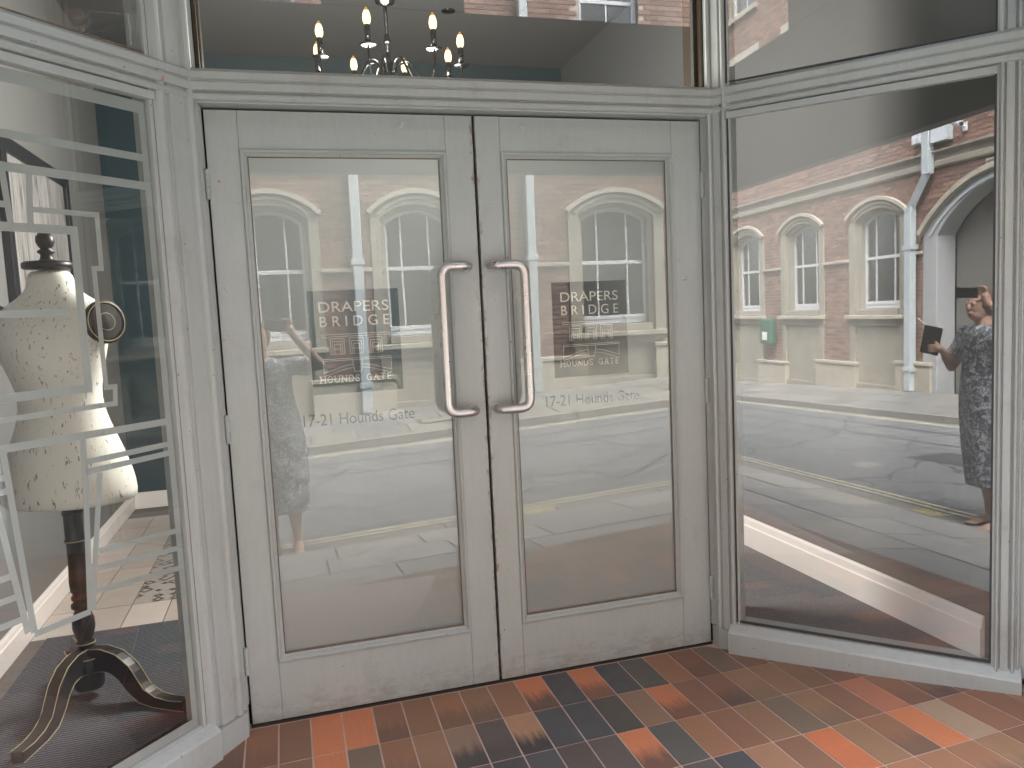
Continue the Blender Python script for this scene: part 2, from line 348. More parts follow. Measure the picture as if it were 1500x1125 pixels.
# ------------------------------------------------------------------ mesh helpers
class MB:
    def __init__(s): s.v = []; s.f = []
    def add(s, vs, fs):
        b = len(s.v); s.v += [tuple(p) for p in vs]; s.f += [tuple(i+b for i in f) for f in fs]; return s
    def box(s, x0, y0, z0, x1, y1, z1):
        return s.add([(x0, y0, z0), (x1, y0, z0), (x1, y1, z0), (x0, y1, z0), (x0, y0, z1), (x1, y0, z1), (x1, y1, z1), (x0, y1, z1)],
                     [(0, 3, 2, 1), (4, 5, 6, 7), (0, 1, 5, 4), (1, 2, 6, 5), (2, 3, 7, 6), (3, 0, 4, 7)])
    def quadbox(s, p, q, n, z0, z1, t0, t1):
        # wall-like box from plan point p to q, thickness along normal n from t0 to t1
        a = [(p[0]+n[0]*t0, p[1]+n[1]*t0), (q[0]+n[0]*t0, q[1]+n[1]*t0), (q[0]+n[0]*t1, q[1]+n[1]*t1), (p[0]+n[0]*t1, p[1]+n[1]*t1)]
        return s.prism(a, z0, z1)
    def prism(s, poly, z0, z1):
        n = len(poly)
        ar = sum(poly[i][0]*poly[(i+1) % n][1]-poly[(i+1) % n][0]*poly[i][1] for i in range(n))
        if ar < 0: poly = poly[::-1]
        g0 = z0 if callable(z0) else (lambda x, y: z0); g1 = z1 if callable(z1) else (lambda x, y: z1)
        vs = [(x, y, g0(x, y)) for x, y in poly]+[(x, y, g1(x, y)) for x, y in poly]
        fs = [tuple(range(n))[::-1], tuple(range(n, 2*n))]+[(i, (i+1) % n, n+(i+1) % n, n+i) for i in range(n)]
        return s.add(vs, fs)
    def sweep(s, path, prof):
        # path: plan points; prof: closed list of (offset towards the lobby, z); mitred
        n = len(path); P = [Vector(p) for p in path]; rings = []
        for i in range(n):
            d1 = (P[i]-P[i-1]).normalized() if i > 0 else (P[1]-P[0]).normalized()
            d2 = (P[i+1]-P[i]).normalized() if i < n-1 else d1
            n1 = Vector((d1.y, -d1.x)); n2 = Vector((d2.y, -d2.x)); m = (n1+n2); m = m/(m.dot(n1))
            rings.append([(P[i].x+m.x*o, P[i].y+m.y*o, z) for o, z in prof])
        k = len(prof); vs = [v for r in rings for v in r]; fs = []
        for i in range(n-1):
            for j in range(k):
                a = i*k+j; b = i*k+(j+1) % k; fs.append((a, b, b+k, a+k))
        fs.append(tuple(range(k))); fs.append(tuple(range((n-1)*k, n*k))[::-1])
        return s.add(vs, fs)
    def tube(s, pts, rad, n=10, cap=True):
        pts = [Vector(p) for p in pts]; m = len(pts)
        if not hasattr(rad, '__len__'): rad = [rad]*m
        vs = []; prev = None
        for i in range(m):
            t = (pts[min(i+1, m-1)]-pts[max(i-1, 0)]).normalized()
            if prev is None:
                a = Vector((0, 0, 1)) if abs(t.z) < 0.9 else Vector((1, 0, 0)); u = t.cross(a).normalized()
            else: u = (prev-t*prev.dot(t)).normalized()
            prev = u; w = t.cross(u)
            for k in range(n):
                an = 2*pi*k/n; vs.append(pts[i]+(u*cos(an)+w*sin(an))*rad[i])
        fs = []
        for i in range(m-1):
            for k in range(n): a = i*n+k; b = i*n+(k+1) % n; fs.append((a, b, b+n, a+n))
        if cap: fs.append(tuple(range(n))[::-1]); fs.append(tuple(range((m-1)*n, m*n)))
        return s.add(vs, fs)
    def lathe(s, prof, c, n=16, axis=None):
        vs = []; 
        for r, z in prof:
            for k in range(n):
                a = 2*pi*k/n; vs.append(Vector((r*cos(a), r*sin(a), z)))
        if axis is not None:
            q = Vector(axis).to_track_quat('Z', 'Y'); vs = [q @ v for v in vs]
        vs = [v+Vector(c) for v in vs]; m = len(prof); fs = []
        for i in range(m-1):
            for k in range(n): a = i*n+k; b = i*n+(k+1) % n; fs.append((a, b, b+n, a+n))
        fs.append(tuple(range(n))[::-1]); fs.append(tuple(range((m-1)*n, m*n)))
        return s.add(vs, fs)
    def ball(s, c, r, n=10, m=7, sc3=(1, 1, 1)):
        prof = [(max(1e-4, r*sin(pi*i/m)), -r*cos(pi*i/m)) for i in range(m+1)]
        b = len(s.v); s.lathe(prof, (0, 0, 0), n)
        for i in range(b, len(s.v)):
            x, y, z = s.v[i]; s.v[i] = (x*sc3[0]+c[0], y*sc3[1]+c[1], z*sc3[2]+c[2])
        return s
    def loft(s, secs, n=24):
        # secs: (cx, cy, z, rx, ry)
        vs = []
        for cx, cy, z, rx, ry in secs:
            for k in range(n): a = 2*pi*k/n; vs.append((cx+rx*cos(a), cy+ry*sin(a), z))
        fs = []
        for i in range(len(secs)-1):
            for k in range(n): a = i*n+k; b = i*n+(k+1) % n; fs.append((a, b, b+n, a+n))
        fs.append(tuple(range(n))[::-1]); fs.append(tuple(range((len(secs)-1)*n, len(secs)*n)))
        return s.add(vs, fs)
ORIG = {}
def origin_of(o):
    while o is not None:
        if o in ORIG: return Vector(ORIG[o])
        o = o.parent
    return Vector((0, 0, 0))
def ring_tube(c, r, rad, axis, n=36, m=6):
    q = Vector(axis).to_track_quat('Z', 'Y'); vs = []; fs = []
    for i in range(n):
        a = 2*pi*i/n
        for k in range(m):
            b = 2*pi*k/m; vs.append(Vector(c)+q @ Vector(((r+rad*cos(b))*cos(a), (r+rad*cos(b))*sin(a), rad*sin(b))))
    for i in range(n):
        for k in range(m): fs.append((i*m+k, ((i+1) % n)*m+k, ((i+1) % n)*m+(k+1) % m, i*m+(k+1) % m))
    return MB().add(vs, fs)
def build(mb, name, mat, parent=None, kind=None, smooth=False, bevel=0.0, col=None, own_origin=None, local=False, sub=0):
    base = Vector((0, 0, 0)) if (parent is None or local) else origin_of(parent)
    loc = Vector((0, 0, 0))
    if own_origin is not None: loc = Vector(own_origin)-(base if not local else Vector((0, 0, 0)))
    off = (base if not local else Vector((0, 0, 0)))+loc
    me = bpy.data.meshes.new(name)
    me.from_pydata([(p[0]-off.x, p[1]-off.y, p[2]-off.z) for p in mb.v], [], mb.f); me.update()
    mats = mat if isinstance(mat, (list, tuple)) else [mat]
    for m in mats: me.materials.append(M[m])
    if smooth:
        me.polygons.foreach_set('use_smooth', [True]*len(me.polygons))
    o = bpy.data.objects.new(name, me); COL.objects.link(o)
    if parent is not None: o.parent = parent
    o.location = loc
    if parent is None: ORIG[o] = tuple(loc)
    if kind: o['kind'] = kind
    if bevel:
        b = o.modifiers.new('bevel', 'BEVEL'); b.width = bevel; b.segments = 2; b.limit_method = 'ANGLE'; b.angle_limit = radians(40)
    if sub:
        b = o.modifiers.new('subsurf', 'SUBSURF'); b.levels = sub; b.render_levels = sub
    if col is not None: o.color = col
    return o
def thing(name, label, cat, loc, group=None):
    o = bpy.data.objects.new(name, None); COL.objects.link(o); o.location = loc
    o['label'] = label; o['category'] = cat
    if group: o['group'] = group
    o.empty_display_size = 0.1; ORIG[o] = tuple(loc); return o
def tag(o, label, cat, group=None):
    o['label'] = label; o['category'] = cat
    if group: o['group'] = group
    return o
def copy_tree(o, parent=None):
    c = o.copy(); COL.objects.link(c)
    if parent is not None: c.parent = parent
    for ch in list(o.children): copy_tree(ch, c)
    return c
def moulded(J, K, n, prof, back, depth):
    """plan outline: from J to K with relief prof [(t, h)], closed behind by depth along -n, rear points 'back'."""
    J = Vector(J); K = Vector(K); N = Vector(n)
    pts = [tuple(J.lerp(K, t)+N*h) for t, h in prof]
    return pts+[tuple(p) for p in back]

# ------------------------------------------------------------------ shop front carcass
PROF = [(0, -0.01), (0, .006), (.10, .006), (.13, .016), (.17, .021), (.21, .021), (.25, .016), (.28, .006), (.31, .004), (.33, .012), (.60, .012), (.62, .004),
        (.66, .002), (.69, .012), (.73, .018), (.79, .018), (.83, .010), (.86, .002), (.90, .002), (.92, .007), (.98, .007), (1, -0.01)]
front = thing('shopfront_frame', 'grey painted timber frame of the recessed entrance, with its transom rail, posts and sills', 'shopfront', (0, 0, 0))
# corner posts (lower and upper run through)
Jr, Kr = (0.930, -0.030), (0.984, -0.122)
d = Vector(Kr)-Vector(Jr); nr = Vector((d.y, -d.x)).normalized(); nr = nr if nr.y < 0 else -nr
pr = MB().prism(moulded(Jr, Kr, nr, PROF, [(1.03, -0.085), (1.06, 0.06), (0.922, 0.06), (0.922, 0.0)], 0), 0.085, 3.5)
build(pr, 'corner_post', 'grey_paint', front, bevel=0.0015)
Jl, Kl = (-0.930, -0.030), (-1.062, -0.171)
d = Vector(Kl)-Vector(Jl); nl = Vector((d.y, -d.x)).normalized(); nl = nl if nl.y < 0 else -nl
pl = MB().prism(moulded(Jl, Kl, nl, PROF, [(-1.11, -0.12), (-1.10, 0.06), (-0.922, 0.06), (-0.922, 0.0)], 0), 0.085, 3.5)
build(pl, 'corner_post', 'grey_paint', front, bevel=0.0015)
# post feet
build(MB().prism([(0.925, -0.0), (0.925, -0.05), (0.972, -0.135), (1.06, -0.07), (1.06, 0.05)], -0.06, 0.083), 'post_foot', 'grey_paint', front, bevel=0.002)
build(MB().prism([(-0.925, -0.0), (-0.925, -0.055), (-1.05, -0.20), (-1.13, -0.12), (-1.1, 0.05)], -0.06, 0.083), 'post_foot', 'grey_paint', front, bevel=0.002)
# outer jambs
def seg(P, s0, s1): return P(s0), P(s1)
a, b = RP(0.874), RP(0.958)
build(MB().prism(moulded(a, b, RN, PROF, [RP(0.99, 0.0), RP(0.99, -0.07), RP(0.874, -0.07)], 0), 0.085, 3.5), 'outer_jamb', 'grey_paint', front, bevel=0.0015)
a, b = LP(0.874), LP(0.958)
build(MB().prism(moulded(a, b, LN, PROF, [LP(0.99, 0.0), LP(0.99, -0.07), LP(0.874, -0.07)], 0), 0.085, 3.5), 'outer_jamb', 'grey_paint', front, bevel=0.0015)
# transom rail
path = [LP(0.99, 0.004), (-0.955, -0.045), (0.942, -0.045), RP(0.99, 0.004)]
rail = [(-.09, 2.146), (.004, 2.146), (.006, 2.150), (.020, 2.152), (.027, 2.160), (.025, 2.170), (.016, 2.175), (.014, 2.179), (.028, 2.181), (.029, 2.206),
        (.022, 2.209), (.022, 2.213), (.031, 2.216), (.031, 2.238), (.012, 2.252), (-.09, 2.252)]
# keep the rail's inner edge behind the posts
build(MB().sweep(path, rail), 'transom_rail', 'grey_paint', front, bevel=0.001)
# narrow sub-frame beads round the display panes
def beads(P, s0, s1, z0, z1, w, t, name, mat, o0=-0.004):
    n = (RN if P is RP else LN)
    for (a, b, c, dd) in ((s0, s0+w, z0, z1), (s1-w, s1, z0, z1)):
        build(MB().quadbox(P(a), P(b), n, c, dd, o0, t), name, mat, front)
    for (c, dd) in ((z0, z0+w), (z1-w, z1)):
        build(MB().quadbox(P(s0+w), P(s1-w), n, c, dd, o0, t), name, mat, front)
beads(RP, -0.004, 0.876, 0.128, 2.140, 0.007, 0.006, 'gasket', 'gasket')
beads(LP, -0.006, 0.876, 0.112, 2.146, 0.005, 0.006, 'putty_line', 'putty_brown')
beads(RP, -0.004, 0.876, 2.254, 3.40, 0.006, 0.006, 'gasket', 'gasket')
beads(LP, -0.006, 0.876, 2.254, 3.40, 0.006, 0.006, 'putty_line', 'putty_brown')
build(MB().quadbox(RP(-.004), RP(.876), RN, 2.1205, 2.1455, -0.012, 0.016), 'head_bead', 'grey_paint', front, bevel=0.002)
build(MB().quadbox(LP(-.006), LP(.876), LN, 2.1205, 2.1455, -0.012, 0.016), 'head_bead', 'grey_paint', front, bevel=0.002)
# sills
def gz(x, y):  # lobby floor height (falls to the left with the street)
    t = max(0.0, -y/1.36); return 0.058*x*t-0.02*t
for P, nm in ((RP, 1), (LP, 2)):
    n = RN if P is RP else LN
    s0, s1 = -0.03, 0.965
    mb = MB(); A_ = P(s0); B_ = P(s1)
    prof = [(-.08, -0.08), (.036, -0.08), (.040, .088), (.034, .096), (-.004, .124), (-.08, .124)]
    if P is RP: mb.sweep([A_, B_], prof)
    else: mb.sweep([B_, A_], prof)
    build(mb, 'sill', 'grey_paint', front, bevel=0.003)
# top rail under soffit
build(MB().sweep(path, [(-.09, 3.40), (.02, 3.40), (.03, 3.42), (.03, 3.498), (-.09, 3.498)]), 'head_rail', 'grey_paint', front)
# post outer edge between rail sections: centre transom beads
for (x0, x1) in ((-0.925, -0.912), (0.917, 0.930)):
    build(MB().box(x0, -0.03, 2.253, x1, 0.012, 3.40), 'transom_bead', 'brown_varnish', front, bevel=0.002)
build(MB().box(-0.912, -0.012, 2.253, 0.917, 0.012, 2.264), 'transom_bead', 'putty_brown', front, bevel=0.002)
build(MB().box(0.895, 0.008, 2.265, 0.9215, 0.075, 3.37), 'inner_bead', 'brown_varnish', front, bevel=0.004)
build(MB().box(-0.9215, 0.008, 2.265, -0.905, 0.075, 3.37), 'inner_bead', 'brown_varnish', front, bevel=0.004)
# panes
def pane(pts4, n, th, name, mat):
    """pts4 outer-face corners (plan p, q, z0, z1)"""
    p, q, z0, z1 = pts4
    mb = MB()
    o = [(p[0], p[1], z0), (q[0], q[1], z0), (q[0], q[1], z1), (p[0], p[1], z1)]
    b = [(x-n[0]*th, y-n[1]*th, z) for x, y, z in o]
    mb.add(o+b, [(0, 1, 2, 3), (4, 7, 6, 5), (0, 4, 5, 1), (1, 5, 6, 2), (2, 6, 7, 3), (3, 7, 4, 0)])
    return mb
def set_first_face(o):
    for i, p in enumerate(o.data.polygons): p.material_index = 0 if i == 0 else 1
o = build(pane((RP(0.001), RP(0.871), 0.126, 2.130), RN, .006, 'w', 0), 'display_pane', ['window_glass', 'clear_inner'], front); set_first_face(o)
o = build(pane((LP(0.871), LP(-0.001), 0.114, 2.130), LN, .006, 'w', 0), 'display_pane', ['left_glass', 'clear_inner'], front); set_first_face(o)
o = build(pane((RP(0.001), RP(0.871), 2.252, 3.405), RN, .006, 'w', 0), 'transom_pane', ['window_glass', 'clear_inner'], front); set_first_face(o)
o = build(pane((LP(0.871), LP(-0.001), 2.252, 3.405), LN, .006, 'w', 0), 'transom_pane', ['left_glass', 'clear_inner'], front); set_first_face(o)
o = build(pane(((-0.918, 0.0), (0.924, 0.0), 2.255, 3.405), (0, -1), .006, 'w', 0), 'transom_pane', ['window_glass', 'clear_inner'], front); set_first_face(o)

# etched pattern on the left pane (s along the pane, z)
W1 = 0.017
strips = [
 [(0.845, 1.944), (0.02, 1.943)], [(0.845, 1.859), (0.02, 1.859)], [(0.462, 1.856), (0.452, 1.70)], [(0.392, 1.856), (0.402, 1.70)],
 [(0.40, 1.756), (0.206, 1.757), (0.208, 1.605), (0.231, 1.604), (0.229, 1.262), (0.200, 1.261), (0.204, 1.212), (0.845, 1.206)],
 [(0.845, 1.70), (0.281, 1.708), (0.283, 1.265), (0.845, 1.262)], [(0.57, 1.762), (0.462, 1.762)],
 [(0.845, 1.136), (0.02, 1.133)], [(0.316, 1.127), (0.319, 1.015), (0.344, 0.634)], [(0.274, 1.02), (0.336, 0.635)],
 [(0.342, 0.632), (0.503, 0.629)], [(0.533, 1.126), (0.503, 0.634)], [(0.565, 0.99), (0.520, 0.640)],
 [(0.845, 0.79), (0.548, 0.803)], [(0.845, 0.735), (0.541, 0.745)], [(0.845, 0.672), (0.531, 0.681)],
 [(0.300, 0.796), (0.02, 0.781)], [(0.308, 0.747), (0.02, 0.724)], [(0.320, 0.684), (0.02, 0.659)],
 [(0.318, 1.058), (0.02, 1.062)], [(0.318, 1.030), (0.02, 1.033)], [(0.845, 1.059), (0.533, 1.061)], [(0.845, 1.022), (0.533, 1.025)],
 [(0.317, 1.481), (0.845, 1.478)]]
WID = {0: .022, 1: .024, 7: .021, 5: .024, 4: .015, 23: .020}
def strip_mesh(mb, pl, w, off, d=0.0012):
    # polyline with mitred corners in (s, z)
    P = [Vector(p) for p in pl]; n = len(P); L = []; R = []
    for i in range(n):
        d1 = (P[i]-P[i-1]).normalized() if i else (P[1]-P[0]).normalized()
        d2 = (P[i+1]-P[i]).normalized() if i < n-1 else d1
        n1 = Vector((-d1.y, d1.x)); n2 = Vector((-d2.y, d2.x)); m = n1+n2; m = m/m.dot(n1)
        L.append(P[i]+m*w/2); R.append(P[i]-m*w/2)
    vs = []
    for i in range(n):
        for q in (L[i], R[i]):
            for o_ in (off, off-d):
                x, y = LP(q.x, o_); vs.append((x, y, q.y))
    fs = []
    for i in range(n-1):
        a = i*4; b = a+4
        fs += [(a, b, b+2, a+2), (a+1, a+3, b+3, b+1), (a, a+1, b+1, b), (a+2, b+2, b+3, a+3)]
    fs += [(0, 2, 3, 1), ((n-1)*4, (n-1)*4+1, (n-1)*4+3, (n-1)*4+2)]
    mb.add(vs, fs)
for i, pl_ in enumerate(strips):
    mb = MB(); strip_mesh(mb, pl_, WID.get(i, W1), -0.0075-0.0004*(i % 6), 0.0003)
    build(mb, 'etched_stripe', 'etch_film', front)
for pl_ in ([(0.018, 0.15), (0.018, 2.075)], [(0.855, 0.15), (0.855, 2.075)], [(0.0, 0.135), (0.872, 0.135)], [(0.0, 2.094), (0.872, 2.094)]):
    mb = MB(); strip_mesh(mb, pl_, 0.036, -0.011, 0.0003); build(mb, 'etched_border', 'etch_film', front)

# ------------------------------------------------------------------ entrance outer bay: piers, beam, soffit
def pier(sx, xin, label):
    t = thing('pier', label, 'pier', (xin, -1.07, 0))
    x0, x1 = (xin, xin+0.35) if sx > 0 else (xin-0.35, xin)
    build(MB().box(x0, -1.33, -0.25, x1, -0.835, 3.5), 'shaft', 'grey_paint', t, bevel=0.003)
    f = xin-sx*0.0
    def strip(y0, y1, z0, z1, d=0.012, nm='moulding'):
        xa, xb = (xin-d, xin) if sx > 0 else (xin, xin+d)
        build(MB().box(xa, y0, z0, xb, y1, z1), nm, 'grey_paint', t, bevel=0.003)
    for z0, z1 in ((0.12, 0.82), (0.99, 2.05)):
        strip(-1.29, -0.87, z1-0.02, z1); strip(-1.29, -0.87, z0, z0+0.02); strip(-0.89, -0.87, z0+.02, z1-.02); strip(-1.29, -1.27, z0+.02, z1-.02)
    n = 5; w = (1.27-0.89)/n
    for i in range(n):
        y1 = -0.892-i*w; y0 = y1-w+0.008
        xa, xb = (xin-0.006, xin) if sx > 0 else (xin, xin+0.006)
        build(MB().box(xa, y0, 0.142, xb, y1, 0.798), 'board', 'grey_paint', t)
    return t
pier(1, 1.665, 'panelled grey pier beside the right display window')
pier(-1, -1.71, 'panelled grey pier beside the left display window')
beam = thing('entrance_fascia', 'dark grey fascia board spanning the entrance between the two piers', 'fascia', (0, -1.29, 2.15))
build(MB().box(-1.9, -1.335, 2.17, 1.9, -1.255, 2.975), 'board', 'soffit_paint', beam, bevel=0.004)
build(MB().box(-0.42, -1.335, 2.978, 0.30, -1.255, 3.498), 'upstand', 'soffit_paint', beam)
build(MB().box(-1.9, -1.36, 2.93, 1.9, -1.336, 2.975), 'capping', 'soffit_paint', beam)
build(MB().box(-2.2, -1.30, 3.502, 2.2, 0.30, 3.60), 'lobby_soffit', 'soffit_paint', kind='structure')

# ------------------------------------------------------------------ doors
def rot_text_curve(text, x0, x1, z0, z1):
    cu = bpy.data.curves.new('t', 'FONT'); cu.body = text; cu.resolution_u = 3
    o = bpy.data.objects.new('t', cu); COL.objects.link(o)
    dg = bpy.context.evaluated_depsgraph_get()
    c2 = o.evaluated_get(dg).to_curve(dg, apply_modifiers=False)
    res = []
    for s in c2.splines:
        if s.type == 'BEZIER':
            pts = []
            bp = s.bezier_points; n = len(bp)
            for i in range(n):
                p0, p1 = bp[i], bp[(i+1) % n]
                straight = p0.handle_right_type == 'VECTOR' and p1.handle_left_type == 'VECTOR'
                for k in range(1 if straight else 5):
                    t = k/5.0; a = (1-t)**3; b = 3*(1-t)**2*t; c = 3*(1-t)*t*t; d = t**3
                    q = p0.co*a+p0.handle_right*b+p1.handle_left*c+p1.co*d
                    pts.append((q.x, q.y))
            res.append(pts)
        else: res.append([(p.co.x, p.co.y) for p in s.points])
    xs = [p[0] for r in res for p in r]; ys = [p[1] for r in res for p in r if True]
    mx, Mx, my, My = min(xs), max(xs), min(ys), max(ys)
    sx = (x1-x0)/(Mx-mx); sz = (z1-z0)/(My-my)
    res = [[(x0+(x-mx)*sx, z0+(y-my)*sz) for x, y in r] for r in res]
    bpy.data.objects.remove(o)
    return res
def fill_curve(splines, name, mat, parent, y, ext=0.0002):
    cu = bpy.data.curves.new(name, 'CURVE'); cu.dimensions = '2D'; cu.fill_mode = 'BOTH'; cu.extrude = ext
    for r in splines:
        s = cu.splines.new('POLY'); s.points.add(len(r)-1)
        for p, q in zip(s.points, r): p.co = (q[0], q[1], 0, 1)
        s.use_cyclic_u = True
    o = bpy.data.objects.new(name, cu); COL.objects.link(o)
    dg = bpy.context.evaluated_depsgraph_get(); me = bpy.data.meshes.new_from_object(o.evaluated_get(dg)); bpy.data.objects.remove(o)
    base = origin_of(parent) if parent is not None else Vector((0, 0, 0))
    co = np.zeros(len(me.vertices)*3, 'f'); me.vertices.foreach_get('co', co); co = co.reshape(-1, 3)
    new = np.stack([co[:, 0]-base.x, y-co[:, 2]-base.y, co[:, 1]-base.z], 1); me.vertices.foreach_set('co', new.astype('f').ravel())
    me.materials.clear(); me.materials.append(M[mat]); me.update()
    ob = bpy.data.objects.new(name, me); COL.objects.link(ob); ob.parent = parent; return ob
def rect(x0, z0, x1, z1): return [(x0, z0), (x1, z0), (x1, z1), (x0, z1)]
def serif_word(word, x0, x1, z0, z1):
    """thin slab-serif capitals, as stroke rectangles"""
    S = {'H': [((0, 0), (0, 1)), ((.8, 0), (.8, 1)), ((0, .5), (.8, .5))], 'O': 'o', 'U': [((0, .25), (0, 1)), ((.8, .25), (.8, 1)), ((0, .25), (.25, 0)), ((.25, 0), (.55, 0)), ((.55, 0), (.8, .25))],
         'N': [((0, 0), (0, 1)), ((.8, 0), (.8, 1)), ((0, 1), (.8, 0))], 'D': [((0, 0), (0, 1)), ((0, 1), (.5, 1)), ((.5, 1), (.8, .7)), ((.8, .7), (.8, .3)), ((.8, .3), (.5, 0)), ((.5, 0), (0, 0))],
         'S': [((.6, .85), (.45, 1)), ((.45, 1), (.1, 1)), ((.1, 1), (0, .75)), ((0, .75), (.6, .3)), ((.6, .3), (.5, 0)), ((.5, 0), (.15, 0)), ((.15, 0), (0, .18))],
         'G': [((.75, .85), (.55, 1)), ((.55, 1), (.25, 1)), ((.25, 1), (0, .7)), ((0, .7), (0, .3)), ((0, .3), (.25, 0)), ((.25, 0), (.75, .1)), ((.75, .1), (.75, .45)), ((.75, .45), (.5, .45))],
         'A': [((0, 0), (.4, 1)), ((.4, 1), (.8, 0)), ((.15, .35), (.65, .35))], 'T': [((0, 1), (.7, 1)), ((.35, 0), (.35, 1))], 'E': [((0, 0), (0, 1)), ((0, 1), (.6, 1)), ((0, .5), (.5, .5)), ((0, 0), (.6, 0))]}
    S['O'] = [((.25, 0), (.55, 0)), ((.55, 0), (.8, .3)), ((.8, .3), (.8, .7)), ((.8, .7), (.55, 1)), ((.55, 1), (.25, 1)), ((.25, 1), (0, .7)), ((0, .7), (0, .3)), ((0, .3), (.25, 0))]
    SER = {'H': [(0, 0), (0, 1), (.8, 0), (.8, 1)], 'U': [(0, 1), (.8, 1)], 'N': [(0, 0), (0, 1), (.8, 1)], 'A': [(0, 0), (.8, 0)], 'T': [(.35, 0)], 'D': [], 'E': [], 'S': [], 'G': [], 'O': []}
    adv = 1.28; tot = 0
    pos = []
    for ch in word:
        pos.append(tot); tot += 0.75 if ch == ' ' else adv
    tot -= adv-0.8
    kx = (x1-x0)/tot; kz = z1-z0; out = []
    for ch, p in zip(word, pos):
        if ch == ' ': continue
        for (a, b) in S[ch]:
            out.append(((x0+(p+a[0])*kx, z0+a[1]*kz), (x0+(p+b[0])*kx, z0+b[1]*kz)))
        for (a, b) in SER[ch]:
            out.append(((x0+(p+a-.16)*kx, z0+b*kz), (x0+(p+a+.16)*kx, z0+b*kz)))
    return out
def lines_mesh(segs, w, y, parent, name, mat):
    mb = MB()
    for (a, b) in segs:
        a = Vector(a); b = Vector(b); d = (b-a)
        if d.length < 1e-6: continue
        d.normalize(); n = Vector((-d.y, d.x))*w/2; a2 = a-d*w*.4; b2 = b+d*w*.4
        q = [a2+n, a2-n, b2-n, b2+n]
        mb.add([(p.x, y, p.y) for p in q]+[(p.x, y+.0003, p.y) for p in q], [(0, 1, 2, 3), (4, 7, 6, 5), (0, 4, 5, 1), (1, 5, 6, 2), (2, 6, 7, 3), (3, 7, 4, 0)])
    return build(mb, name, mat, parent)

